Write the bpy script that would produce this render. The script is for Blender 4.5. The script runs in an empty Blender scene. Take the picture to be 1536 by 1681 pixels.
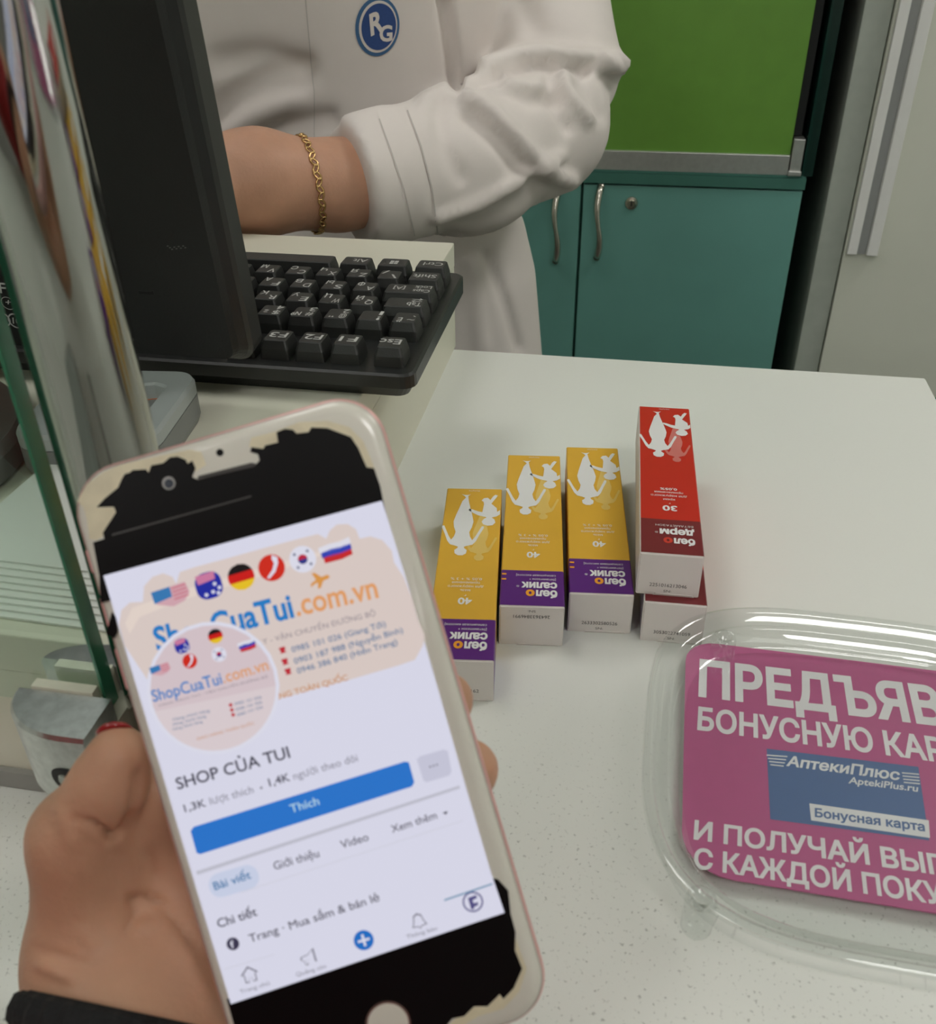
import bpy, bmesh, math, random
import numpy as np
from mathutils import Vector, Matrix
random.seed(7); np.random.seed(7)
SC = bpy.context.scene
COL = SC.collection
# ------------------------------------------------------------------ camera
FPX = 1550.0; CX, CY = 768.0, 840.5
_d = np.array([32.0, 2360.0, FPX]); _d /= np.linalg.norm(_d)
_up = -_d
_h = np.array([0, 0, 1.0]); _h = _h - _h.dot(_up)*_up; _h /= np.linalg.norm(_h)
_r = np.cross(_h, _up)
if _r[0] < 0: _r = -_r
_psi = math.radians(10.5)
RM = np.stack([_r*math.cos(_psi)-_h*math.sin(_psi), _h*math.cos(_psi)+_r*math.sin(_psi), _up], 1)
CAMP = np.array([0, 0, 1.30])
cam = bpy.data.cameras.new('camera'); camo = bpy.data.objects.new('camera', cam); COL.objects.link(camo)
cam.sensor_fit = 'HORIZONTAL'; cam.sensor_width = 36.0; cam.lens = 36.0*FPX/1536.0
cam.clip_start = 0.02; cam.clip_end = 50
_cr, _cu, _cb = RM.T@np.array([1., 0, 0]), -(RM.T@np.array([0, 1., 0])), -(RM.T@np.array([0, 0, 1.]))
camo.matrix_world = Matrix([[_cr[i], _cu[i], _cb[i], CAMP[i]] for i in range(3)]+[[0, 0, 0, 1]])
cam.dof.use_dof = True; cam.dof.focus_distance = 0.56; cam.dof.aperture_fstop = 25
SC.camera = camo
# ------------------------------------------------------------------ world, exposure
w = bpy.data.worlds.new('world'); SC.world = w; w.use_nodes = True
w.node_tree.nodes['Background'].inputs[0].default_value = (0.9, 0.95, 1, 1)
w.node_tree.nodes['Background'].inputs[1].default_value = 0.3
SC.view_settings.view_transform = 'Standard'; SC.view_settings.look = 'None'
SC.view_settings.exposure = 0.27; SC.view_settings.gamma = 1.0
SC.view_settings.use_curve_mapping = False
LAMPS = [(1.25, 1.25, 34), (-0.75, 0.75, 15), (0.7, -0.8, 26), (-0.9, -0.9, 20), (0.7, -2.4, 34), (-0.9, -2.4, 34), (0.7, -3.9, 34), (-0.9, -3.9, 34)]   # ceiling panels (x, y, watt); rearmost ones added to brighten the coat

# ------------------------------------------------------------------ measuring helpers (photo point -> place on a plane)
def ray(px, py):
    return RM.T@np.array([(px-CX)/FPX, (py-CY)/FPX, 1.0])
def onz(px, py, z):
    v = ray(px, py); return CAMP+v*((z-CAMP[2])/v[2])
def ony(px, py, y):
    v = ray(px, py); return CAMP+v*(y/v[1])
def P(px, py, d):
    return CAMP+ray(px, py)*d
def proj(pts):
    q = (np.asarray(pts)-CAMP)@RM.T
    return np.stack([CX+FPX*q[:, 0]/q[:, 2], CY+FPX*q[:, 1]/q[:, 2]], 1)

# ------------------------------------------------------------------ materials
def lin(c):
    r = []
    for v in c:
        v /= 255.0
        r.append(v/12.92 if v <= 0.04045 else ((v+0.055)/1.055)**2.4)
    return (r[0], r[1], r[2], 1.0)
MATS = {}
def mat(name, c, rough=0.5, metal=0.0, var=0.05, scale=40.0, bump=0.0, bscale=200.0, spec=0.5, emit=0.0, sss=0.0, coat=0.0):
    if name in MATS: return MATS[name]
    m = bpy.data.materials.new(name); m.use_nodes = True
    nt = m.node_tree; b = nt.nodes['Principled BSDF']
    col = lin(c)
    b.inputs['Roughness'].default_value = rough; b.inputs['Metallic'].default_value = metal
    b.inputs['Specular IOR Level'].default_value = spec
    if coat: b.inputs['Coat Weight'].default_value = coat; b.inputs['Coat Roughness'].default_value = 0.08
    tc = nt.nodes.new('ShaderNodeTexCoord')
    n = nt.nodes.new('ShaderNodeTexNoise'); n.inputs['Scale'].default_value = scale; n.inputs['Detail'].default_value = 4
    nt.links.new(tc.outputs['Object'], n.inputs['Vector'])
    mr = nt.nodes.new('ShaderNodeMapRange'); mr.inputs[1].default_value = 0.3; mr.inputs[2].default_value = 0.7
    mr.inputs[3].default_value = 1-var; mr.inputs[4].default_value = 1+var
    nt.links.new(n.outputs['Fac'], mr.inputs[0])
    vm = nt.nodes.new('ShaderNodeVectorMath'); vm.operation = 'SCALE'; vm.inputs[0].default_value = col[:3]
    nt.links.new(mr.outputs[0], vm.inputs['Scale'])
    nt.links.new(vm.outputs[0], b.inputs['Base Color'])
    if emit:
        nt.links.new(vm.outputs[0], b.inputs['Emission Color']); b.inputs['Emission Strength'].default_value = emit
    if sss:
        b.inputs['Subsurface Weight'].default_value = sss; b.inputs['Subsurface Radius'].default_value = (1, .35, .2)
        b.inputs['Subsurface Scale'].default_value = 0.004
    if bump:
        n2 = nt.nodes.new('ShaderNodeTexNoise'); n2.inputs['Scale'].default_value = bscale; n2.inputs['Detail'].default_value = 3
        nt.links.new(tc.outputs['Object'], n2.inputs['Vector'])
        bp = nt.nodes.new('ShaderNodeBump'); bp.inputs['Strength'].default_value = bump; bp.inputs['Distance'].default_value = 0.001
        nt.links.new(n2.outputs['Fac'], bp.inputs['Height']); nt.links.new(bp.outputs[0], b.inputs['Normal'])
    MATS[name] = m
    return m
def screen_mat(name, c, s=1.0):
    """a lit display pixel colour (the phone's screen gives off light)"""
    if name in MATS: return MATS[name]
    m = bpy.data.materials.new(name); m.use_nodes = True; nt = m.node_tree
    b = nt.nodes['Principled BSDF']; b.inputs['Base Color'].default_value = (0.01, 0.01, 0.01, 1)
    b.inputs['Roughness'].default_value = 0.25; b.inputs['Specular IOR Level'].default_value = 0.15
    b.inputs['Emission Color'].default_value = lin(c); b.inputs['Emission Strength'].default_value = s
    MATS[name] = m; return m
def clear_mat(name, tint, ior=1.45, rough=0.03, base=0.03, gain=1.0):
    """thin clear plastic or glass: mostly transparent with a Fresnel gloss"""
    if name in MATS: return MATS[name]
    m = bpy.data.materials.new(name); m.use_nodes = True; nt = m.node_tree
    nt.nodes.remove(nt.nodes['Principled BSDF'])
    out = nt.nodes['Material Output']
    t = nt.nodes.new('ShaderNodeBsdfTransparent'); t.inputs[0].default_value = (*tint, 1)
    g = nt.nodes.new('ShaderNodeBsdfGlossy'); g.inputs['Roughness'].default_value = rough; g.inputs[0].default_value = (1, 1, 1, 1)
    fr = nt.nodes.new('ShaderNodeFresnel'); fr.inputs[0].default_value = ior
    ma = nt.nodes.new('ShaderNodeMath'); ma.operation = 'MULTIPLY_ADD'; ma.inputs[1].default_value = gain; ma.inputs[2].default_value = base
    ma.use_clamp = True
    geo = nt.nodes.new('ShaderNodeNewGeometry')
    inv = nt.nodes.new('ShaderNodeMath'); inv.operation = 'SUBTRACT'; inv.inputs[0].default_value = 1.0; nt.links.new(geo.outputs['Backfacing'], inv.inputs[1])
    ml = nt.nodes.new('ShaderNodeMath'); ml.operation = 'MULTIPLY'; nt.links.new(fr.outputs[0], ml.inputs[0]); nt.links.new(inv.outputs[0], ml.inputs[1])
    nt.links.new(ml.outputs[0], ma.inputs[0])
    mx = nt.nodes.new('ShaderNodeMixShader'); nt.links.new(ma.outputs[0], mx.inputs[0])
    nt.links.new(t.outputs[0], mx.inputs[1]); nt.links.new(g.outputs[0], mx.inputs[2]); nt.links.new(mx.outputs[0], out.inputs[0])
    MATS[name] = m; return m

# ------------------------------------------------------------------ object helpers
def link(o, parent=None):
    COL.objects.link(o)
    if parent is not None: o.parent = parent
    return o
def tag(o, label=None, cat=None, group=None, kind=None):
    if label: o['label'] = label
    if cat: o['category'] = cat
    if group: o['group'] = group
    if kind: o['kind'] = kind
    return o
ROOTS = {}
def thing(name, label, cat, loc=(0, 0, 0), rotz=0.0, group=None):
    o = bpy.data.objects.new(name, None); o.empty_display_size = 0.02
    o.location = loc; o.rotation_euler = (0, 0, rotz); COL.objects.link(o)
    return tag(o, label, cat, group)
def off(parent):
    """meshes are written in world space; a part is stored relative to its unrotated root"""
    v = Vector((0, 0, 0)); p = parent
    while p is not None: v += p.location; p = p.parent
    return np.array(v)
def mesh(name, verts, faces, m, parent=None, smooth=False, world=True, mats=None, midx=None):
    me = bpy.data.meshes.new(name)
    v = np.asarray(verts, float)
    if world and parent is not None: v = v-off(parent)
    me.from_pydata([tuple(a) for a in v], [], [tuple(int(i) for i in f) for f in faces])
    for mm in (mats or [m]): me.materials.append(mm)
    if midx is not None: me.polygons.foreach_set('material_index', midx)
    if smooth: me.polygons.foreach_set('use_smooth', [True]*len(me.polygons))
    me.update()
    o = bpy.data.objects.new(name, me)
    return link(o, parent)
def from_bm(name, bm, m, parent=None, smooth=False, world=True, mats=None):
    if world and parent is not None: bmesh.ops.translate(bm, vec=Vector(-off(parent)), verts=bm.verts)
    me = bpy.data.meshes.new(name); bm.to_mesh(me); bm.free()
    for mm in (mats or [m]): me.materials.append(mm)
    if smooth: me.polygons.foreach_set('use_smooth', [True]*len(me.polygons))
    o = bpy.data.objects.new(name, me)
    return link(o, parent)
def box_bm(lo, hi, bev=0.0, seg=2):
    bm = bmesh.new(); bmesh.ops.create_cube(bm, size=1)
    for v in bm.verts:
        for i in range(3): v.co[i] = lo[i] if v.co[i] < 0 else hi[i]
    if bev: bmesh.ops.bevel(bm, geom=list(bm.edges), offset=bev, segments=seg, profile=0.5, affect='EDGES')
    return bm
def box(name, lo, hi, m, parent=None, bev=0.0, seg=2, world=True):
    return from_bm(name, box_bm(lo, hi, bev, seg), m, parent, world=world)
def frame(O, ex, ey):
    O, ex, ey = np.array(O, float), np.array(ex, float), np.array(ey, float)
    ex = ex/np.linalg.norm(ex); ez = np.cross(ex, ey); ez /= np.linalg.norm(ez); ey = np.cross(ez, ex)
    return O, ex, ey, ez
def at(fr, u, v, n=0.0):
    return fr[0]+fr[1]*u+fr[2]*v+fr[3]*n
def prism(name, pts, n0, n1, fr, m, parent=None, smooth=False, mats=None, world=True):
    """outline (u,v) in a frame, extruded from offset n0 to n1"""
    k = len(pts)
    v = [at(fr, a, b, n0) for a, b in pts]+[at(fr, a, b, n1) for a, b in pts]
    f = [list(range(k))[::-1], list(range(k, 2*k))]+[[i, (i+1) % k, k+(i+1) % k, k+i] for i in range(k)]
    return mesh(name, v, f, m, parent, smooth, world)
def patch(name, pts, n, fr, m, parent=None, world=True):
    return mesh(name, [at(fr, a, b, n) for a, b in pts], [list(range(len(pts)))], m, parent, world=world)
def rrect(w, h, r, cx=0, cy=0, seg=6):
    out = []
    for sx, sy, a0 in ((1, 1, 0), (-1, 1, 90), (-1, -1, 180), (1, -1, 270)):
        for i in range(seg+1):
            a = math.radians(a0+90*i/seg)
            out.append((cx+sx*(w/2-r)+r*math.cos(a), cy+sy*(h/2-r)+r*math.sin(a)))
    return out
def circ(cx, cy, r, seg=28, ry=None):
    return [(cx+r*math.cos(2*math.pi*i/seg), cy+(ry or r)*math.sin(2*math.pi*i/seg)) for i in range(seg)]
def loft(rings, cap=True):
    """rings: list of equal-length closed rings of points -> verts, faces"""
    k = len(rings[0]); v = [p for r in rings for p in r]; f = []
    for a in range(len(rings)-1):
        for i in range(k):
            j = (i+1) % k
            f.append([a*k+i, a*k+j, (a+1)*k+j, (a+1)*k+i])
    if cap:
        f.append(list(range(k))[::-1]); f.append([(len(rings)-1)*k+i for i in range(k)])
    return v, f
def tube(path, radii, seg=10, cap=True, flat=1.0):
    path = [np.array(p, float) for p in path]
    if np.isscalar(radii): radii = [radii]*len(path)
    rings = []; N = None
    for i, p in enumerate(path):
        t = path[min(i+1, len(path)-1)]-path[max(i-1, 0)]; t /= np.linalg.norm(t)
        if N is None:
            N = np.cross(t, [0, 0, 1.0]) if abs(t[2]) < 0.9 else np.cross(t, [1.0, 0, 0])
        N = N-N.dot(t)*t; N /= np.linalg.norm(N); B = np.cross(t, N)
        rings.append([p+radii[i]*(math.cos(2*math.pi*k/seg)*N+flat*math.sin(2*math.pi*k/seg)*B) for k in range(seg)])
    return loft(rings, cap)
def join(*vf):
    V, F = [], []
    for v, f in vf:
        o = len(V); V += list(v); F += [[i+o for i in q] for q in f]
    return V, F
def cyl(c0, c1, r0, r1=None, seg=24):
    return tube([c0, c1], [r0, r0 if r1 is None else r1], seg)
def lathe(prof, c, axis=(0, 0, 1), seg=32):
    """profile (r, h) around an axis through c"""
    ax = np.array(axis, float); ax /= np.linalg.norm(ax)
    a = np.cross(ax, [1.0, 0, 0]) if abs(ax[0]) < 0.9 else np.cross(ax, [0, 1.0, 0]); a /= np.linalg.norm(a); b = np.cross(ax, a)
    return loft([[np.array(c)+ax*h+r*(math.cos(2*math.pi*k/seg)*a+math.sin(2*math.pi*k/seg)*b) for k in range(seg)] for r, h in prof])
# ---- lettering
_tc = {}
CAP = 0.729
def glyphs(s, bold=0.0):
    """outlines of the built-in font, thickened by `bold` and filled by winding number (its contours overlap)"""
    key = (s, bold)
    if key in _tc: return _tc[key]
    cu = bpy.data.curves.new('t', 'FONT'); cu.body = s; cu.resolution_u = 3; cu.fill_mode = 'NONE'
    o = bpy.data.objects.new('t', cu)
    COL.objects.link(o); dg = bpy.context.evaluated_depsgraph_get()
    me = bpy.data.meshes.new_from_object(o.evaluated_get(dg))
    co = np.array([p.co[:2] for p in me.vertices]).reshape(-1, 2)
    nb = {}
    for e in me.edges:
        nb.setdefault(e.vertices[0], []).append(e.vertices[1]); nb.setdefault(e.vertices[1], []).append(e.vertices[0])
    bpy.data.objects.remove(o); bpy.data.curves.remove(cu); bpy.data.meshes.remove(me)
    loops, seen = [], set()
    for st_ in range(len(co)):
        if st_ in seen or st_ not in nb: continue
        lp = [st_]; seen.add(st_); cur = st_; prev = -1
        nx = min(nb[cur]) if abs(min(nb[cur])-cur) == 1 else nb[cur][0]
        while nx not in seen:
            lp.append(nx); seen.add(nx); prev, cur = cur, nx
            c = [k for k in nb[cur] if k != prev and k not in seen]
            if not c: break
            nx = c[0]
        if len(lp) > 2: loops.append(co[lp])
    # keep the direction in which the font lists each contour
    def area(q): return 0.5*np.sum(q[:, 0]*np.roll(q[:, 1], -1)-q[:, 1]*np.roll(q[:, 0], -1))
    ext = [(q[:, 0].min(), q[:, 0].max(), abs(area(q)), np.sign(area(q))) for q in loops]
    out = []
    for li, q in enumerate(loops):
        # the biggest contour that shares this contour's span tells which way round the glyph runs
        sg = max((e for e in ext if e[0] <= ext[li][1] and e[1] >= ext[li][0]), key=lambda e: e[2])[3]
        keep = np.linalg.norm(q-np.roll(q, 1, 0), axis=1) > 1e-5; q = q[keep]
        if len(q) < 3: continue
        if bold:
            d1 = q-np.roll(q, 1, 0); d2 = np.roll(q, -1, 0)-q
            d1 /= np.linalg.norm(d1, axis=1, keepdims=True); d2 /= np.linalg.norm(d2, axis=1, keepdims=True)
            n1 = np.stack([d1[:, 1], -d1[:, 0]], 1); n2 = np.stack([d2[:, 1], -d2[:, 0]], 1)
            m = n1+n2; L2 = np.maximum((m*m).sum(1), 1.0)
            q = q+sg*bold*2*m/L2[:, None]
        out.append(q)
    pts = np.concatenate(out); edges = []; k = 0
    for q in out:
        n = len(q); edges += [(k+i, k+(i+1) % n) for i in range(n)]; k += n
    from mathutils.geometry import delaunay_2d_cdt
    r = delaunay_2d_cdt([Vector(p) for p in pts], edges, [], 0, 1e-6)
    V = np.array([p[:] for p in r[0]]); F = np.array([list(f) for f in r[2]])
    C = V[F].mean(1)
    wn = np.zeros(len(C))
    for q in out:
        A, B = q, np.roll(q, -1, 0)
        for a0, b0 in zip(A, B):
            cr = (b0[0]-a0[0])*(C[:, 1]-a0[1])-(C[:, 0]-a0[0])*(b0[1]-a0[1])
            upc = (a0[1] <= C[:, 1]) & (b0[1] > C[:, 1]) & (cr > 0); dnc = (a0[1] > C[:, 1]) & (b0[1] <= C[:, 1]) & (cr < 0)
            wn += upc; wn -= dnc
    F = F[np.abs(wn) > 0.5]
    used = np.unique(F); mp = -np.ones(len(V), int); mp[used] = np.arange(len(used))
    v = np.concatenate([V[used], np.zeros((len(used), 1))], 1); f = mp[F]
    ar = np.cross(v[f[:, 1]]-v[f[:, 0]], v[f[:, 2]]-v[f[:, 0]])[:, 2]; f[ar < 0] = f[ar < 0][:, ::-1]
    f = [list(map(int, q)) for q in f]
    _tc[key] = (v, f); return v, f
def text_vf(s, A, B, C, fr=None, n=0.0, bold=0.0, ref=CAP, width=None):
    """A start of baseline, B end of baseline, C top of a letter above A; in frame (u,v) or 3D points"""
    v, f = glyphs(s, bold)
    x0, x1 = v[:, 0].min(), v[:, 0].max()
    A, B, C = np.array(A, float), np.array(B, float), np.array(C, float)
    U = (v[:, :1]-x0)/(x1-x0); V = v[:, 1:2]/ref
    q = A+U*(B-A)+V*(C-A)
    if fr is not None: q = np.array([at(fr, a, b, n) for a, b in q])
    return list(q), f
# ---- implicit bodies: smooth unions of tapered capsules, meshed with surface nets
def caps(p, a, b, ra, rb, sc=None):
    a, b = np.array(a), np.array(b)
    ba = b-a; t = np.clip(((p-a)@ba)/(ba@ba), 0, 1)
    return np.linalg.norm(p-a-t[:, None]*ba, axis=1)-(ra+(rb-ra)*t)
def ell(p, c, r, rot=None):
    q = p-np.array(c)
    if rot is not None: q = q@rot
    r = np.array(r); k = np.linalg.norm(q/r, axis=1)
    return (k-1)*r.min()*(0.5+0.5*np.clip(k, 0, 1)) if False else (k-1)*(r.prod()**(1/3))
def smin(a, b, k):
    h = np.clip(0.5+0.5*(b-a)/k, 0, 1)
    return b*(1-h)+a*h-k*h*(1-h)
def nets(fn, lo, hi, h):
    lo, hi = np.array(lo), np.array(hi)
    n = np.ceil((hi-lo)/h).astype(int)+1
    ax = [lo[i]+h*np.arange(n[i]) for i in range(3)]
    g = np.stack(np.meshgrid(*ax, indexing='ij'), -1).reshape(-1, 3)
    val = np.empty(len(g))
    for s in range(0, len(g), 400000): val[s:s+400000] = fn(g[s:s+400000])
    val = val.reshape(n); ins = val < 0
    cs = n-1
    acc = np.zeros((*cs, 3)); cnt = np.zeros(cs)
    I = np.stack(np.meshgrid(*[np.arange(c) for c in cs], indexing='ij'), -1).astype(float)
    for d in range(3):
        o1, o2 = [i for i in range(3) if i != d]
        for a in (0, 1):
            for b in (0, 1):
                s0 = [slice(0, cs[i]) for i in range(3)]; s1 = list(s0)
                for o, k in ((o1, a), (o2, b)):
                    s0[o] = slice(k, k+cs[o]); s1[o] = slice(k, k+cs[o])
                s1[d] = slice(1, 1+cs[d])
                v0, v1 = val[tuple(s0)], val[tuple(s1)]
                cr = (v0 < 0) != (v1 < 0)
                t = np.where(cr, v0/np.where(cr, v0-v1, 1), 0)
                q = np.zeros((*cs, 3)); q[..., o1] = a; q[..., o2] = b; q[..., d] = t
                acc += np.where(cr[..., None], q, 0); cnt += cr
    act = cnt > 0
    idx = -np.ones(cs, int); idx[act] = np.arange(act.sum())
    verts = lo+h*(I[act]+acc[act]/cnt[act][:, None])
    faces = []
    for d in range(3):
        o1, o2 = (d+1) % 3, (d+2) % 3
        s0 = [slice(None)]*3; s1 = [slice(None)]*3
        s0[d] = slice(0, n[d]-1); s1[d] = slice(1, n[d])
        for o in (o1, o2): s0[o] = s1[o] = slice(1, n[o]-1)
        a, b = ins[tuple(s0)], ins[tuple(s1)]
        e = np.argwhere(a != b); flip = a[tuple(e.T)]
        for o in (o1, o2): e[:, o] += 1
        def cell(k1, k2):
            c = e.copy(); c[:, o1] -= k1; c[:, o2] -= k2
            return idx[tuple(c.T)]
        q = np.stack([cell(0, 0), cell(1, 0), cell(1, 1), cell(0, 1)], 1)
        q[~flip] = q[~flip][:, ::-1]
        faces.append(q)
    return verts, np.concatenate(faces)
def vnormals(v, f):
    nr = np.cross(v[f[:, 2]]-v[f[:, 0]], v[f[:, 3]]-v[f[:, 1]])
    out = np.zeros_like(v)
    for k in range(4): np.add.at(out, f[:, k], nr)
    return out/np.maximum(np.linalg.norm(out, axis=1, keepdims=True), 1e-12)
def relax(v, f, it=2, k=0.5):
    for _ in range(it):
        s = np.zeros_like(v); c = np.zeros(len(v))
        for a, b in ((0, 1), (1, 2), (2, 3), (3, 0)):
            np.add.at(s, f[:, a], v[f[:, b]]); np.add.at(c, f[:, a], 1)
            np.add.at(s, f[:, b], v[f[:, a]]); np.add.at(c, f[:, b], 1)
        v = v+k*(s/c[:, None]-v)
    return v
def poly_dist(q, line):
    best = np.full(len(q), 1e9)
    for a, b in zip(line[:-1], line[1:]):
        a, b = np.array(a, float), np.array(b, float); ba = b-a
        t = np.clip(((q-a)@ba)/(ba@ba), 0, 1)
        best = np.minimum(best, np.linalg.norm(q-a-t[:, None]*ba, axis=1))
    return best

# ================================================================== the room
M_wall = mat('wall_paint', (205, 208, 200), 0.7, var=0.02)
M_ceil = mat('ceiling_tile', (225, 226, 222), 0.8, var=0.02)
M_floor = mat('floor_vinyl', (120, 118, 112), 0.45, var=0.12, scale=6)
X0, X1, Y0, Y1, ZC = -2.4, 2.0, -5.2, 2.25, 2.75
tag(box('floor', (X0, Y0, -0.05), (X1, Y1, 0), M_floor), kind='structure')
tag(box('ceiling', (X0, Y0, ZC), (X1, Y1, ZC+0.05), M_ceil), kind='structure')
tag(box('wall_back', (X0, Y1, 0), (X1, Y1+0.08, ZC), M_wall), kind='structure')
tag(box('wall_front', (X0, Y0-0.08, 0), (X1, Y0, ZC), mat('wall_paint_grey', (160, 164, 154), 0.7)), kind='structure')
tag(box('wall_left', (X0-0.08, Y0, 0), (X0, Y1, ZC), M_wall), kind='structure')
tag(box('wall_right', (X1, Y0, 0), (X1+0.08, Y1, ZC), M_wall), kind='structure')
# ceiling light panels, with unseen fill panels added at the rear
M_lamp_frame = mat('lamp_frame', (225, 225, 225), 0.4)
for i, (lx, ly, watt) in enumerate(LAMPS):
    t = thing('ceiling_light', 'square white fluorescent ceiling panel light, rear ones added as fill', 'ceiling light', (lx, ly, ZC-0.03), group='ceiling panel lights')
    fb = []
    for dx, dy, sx, sy in ((0, .3, .62, .03), (0, -.3, .62, .03), (.3, 0, .03, .58), (-.3, 0, .03, .58)):
        lo = (lx+dx-sx/2, ly+dy-sy/2, ZC-0.03); hi = (lx+dx+sx/2, ly+dy+sy/2, ZC-0.001)
        v = [(a, b, c) for a in (lo[0], hi[0]) for b in (lo[1], hi[1]) for c in (lo[2], hi[2])]
        fb.append((v, [[0, 1, 3, 2], [4, 6, 7, 5], [0, 4, 5, 1], [2, 3, 7, 6], [0, 2, 6, 4], [1, 5, 7, 3]]))
    mesh('frame', *join(*fb), M_lamp_frame, t)
    dm = bpy.data.materials.new('diffuser_%d' % i); dm.use_nodes = True
    b = dm.node_tree.nodes['Principled BSDF']; b.inputs['Base Color'].default_value = (.8, .8, .8, 1)
    b.inputs['Emission Color'].default_value = (1.0, 0.985, 0.955, 1); b.inputs['Emission Strength'].default_value = watt/3.0
    box('diffuser', (lx-.285, ly-.285, ZC-0.022), (lx+.285, ly+.285, ZC-0.004), dm, t)

# ------------------------------------------------------------------ back units
M_teal = mat('teal_laminate', (104, 158, 148), 0.45, var=0.03, scale=15)
M_teal_edge = mat('teal_edge', (60, 110, 98), 0.5)
M_lime = mat('lime_panel', (104, 150, 60), 0.35, var=0.04, scale=30)
M_alu = mat('brushed_aluminium', (190, 190, 186), 0.38, 0.75, var=0.06, scale=120)
M_chromeh = mat('handle_nickel', (205, 200, 188), 0.22, 1.0)
M_dark = mat('dark_interior', (24, 26, 26), 0.6)
M_dglass = mat('dark_green_glass', (22, 48, 42), 0.12, spec=0.5)
M_cream = mat('off_white_laminate', (212, 214, 200), 0.5, var=0.02, scale=8)
M_creamd = mat('off_white_edge', (168, 174, 164), 0.5)
YB = 1.70
GX = -0.104; ZT = 0.893
cab = thing('base_cabinet', 'teal base cabinet with two doors, curved metal handles and a lock', 'cabinet', (-0.11, YB+0.2, 0))
box('body', (-0.60, YB+0.019, 0.0), (0.262, YB+0.40, ZT-0.02), M_teal_edge, cab)
box('top_panel', (-0.60, YB-0.004, ZT-0.018), (0.268, YB+0.40, ZT), M_teal_edge, cab)
def handle_vf(x, z0, z1, y):
    pts, rad = [], []
    for i in range(15):
        t = i/14; z = z0+(z1-z0)*t
        pts.append((x+0.004*math.sin(2*math.pi*t), y-0.006-0.024*math.sin(math.pi*t)**0.6, z)); rad.append(0.0042+0.0022*abs(math.cos(math.pi*t)))
    return join(tube(pts, rad, 8), cyl((x, y, z0+.002), (x, y-.012, z0+.002), 0.0055, seg=10), cyl((x, y, z1-.002), (x, y-.012, z1-.002), 0.0055, seg=10))
for x0, x1, hx in ((-0.598, GX-0.0025, -0.145), (GX+0.0025, 0.266, -0.071)):
    d = box('door', (x0, YB, 0.08), (x1, YB+0.018, ZT-0.022), M_teal, cab, bev=0.001)
    hz1 = 0.872 if hx > -0.1 else 0.862
    mesh('handle', *handle_vf(hx, hz1-0.128, hz1, YB), M_chromeh, d, smooth=True)
    if hx > -0.1:
        mesh('lock', *lathe([(0.0005, -0.006), (0.006, -0.006), (0.0065, -0.004), (0.0105, -0.003), (0.0115, 0)], (-0.017, YB, 0.842), (0, 1, 0), 24), M_chromeh, d, smooth=False)
        box('keyhole', (-0.018, YB-0.0068, 0.838), (-0.016, YB-0.0055, 0.846), M_dark, d)
up = thing('display_cabinet', 'upper display cabinet with lime green sliding panel and aluminium rail', 'cabinet', (-0.11, YB+0.2, ZT))
box('back_box', (-0.60, YB+0.10, ZT), (0.262, YB+0.40, 2.1), M_dark, up)
box('green_panel', (-0.60, YB+0.004, ZT+0.036), (0.236, YB+0.012, 2.1), M_lime, up)
box('bottom_rail', (-0.60, YB-0.002, ZT+0.004), (0.236, YB+0.03, ZT+0.036), M_alu, up, bev=0.001)
box('rail_lip', (-0.60, YB-0.003, ZT+0.0005), (0.262, YB+0.03, ZT+0.0042), M_teal_edge, up)
box('corner_bracket', (0.238, YB-0.003, ZT+0.006), (0.256, YB+0.03, ZT+0.062), M_alu, up, bev=0.001)
box('bracket_foot', (0.236, YB-0.008, ZT+0.0045), (0.2575, YB+0.0, ZT+0.012), M_alu, up, bev=0.001)
box('dark_side', (0.2365, YB+0.02, ZT+0.064), (0.2515, YB+0.1, 2.1), M_dark, up)
box('glass_pane', (0.2585, YB-0.004, ZT+0.006), (0.2625, YB+0.1, 2.1), M_dglass, up)
box('glass_side', (0.2635, YB+0.012, ZT), (0.279, YB+0.4, 2.1), mat('deep_green', (20, 44, 38), 0.25), up)
wc = thing('tall_cabinet', 'tall off-white cabinet with a long vertical white door handle', 'cabinet', (0.6, YB+0.2, 0))
box('filler_panel', (0.308, YB+0.002, 0), (0.3495, YB+0.02, 2.1), M_creamd, wc, bev=0.001)
box('carcass', (0.309, YB+0.021, 0), (1.3, YB+0.5, 2.1), M_creamd, wc)
wd = box('door', (0.3515, YB-0.004, 0.05), (1.0, YB+0.018, 2.1), M_cream, wc, bev=0.001)
box('door', (1.003, YB-0.004, 0.05), (1.3, YB+0.018, 2.1), M_cream, wc, bev=0.001)
M_whitep = mat('white_plastic', (228, 228, 224), 0.4, var=0.02)
M_greyp = mat('grey_grip_plastic', (158, 160, 158), 0.45, var=0.02)
zb = 0.772
hs = from_bm('long_handle', box_bm((0.355, YB-0.014, zb), (0.371, YB-0.0045, 2.1), 0.001), M_whitep, wd)
box('grip_groove', (0.3712, YB-0.008, zb), (0.386, YB-0.0045, 2.1), M_greyp, wd)
from_bm('grip_lip', box_bm((0.3862, YB-0.018, zb), (0.404, YB-0.0045, 2.1), 0.0015), M_whitep, wd)
# teal locker past the counter end
tl = thing('side_locker', 'teal rounded locker standing past the right end of the counter', 'locker', (0.40, 0.5, 0))
box('body', (0.2275, 0.25, 0.04), (0.62, 0.695, 0.945), M_teal, tl, bev=0.012, seg=3)
from_bm('lid', box_bm((0.2265, 0.248, 0.9455), (0.62, 0.697, 0.982), 0.010, 3), mat('teal_gloss', (70, 140, 120), 0.25), tl)
box('plinth', (0.24, 0.27, 0), (0.6, 0.68, 0.04), M_dark, tl)

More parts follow.
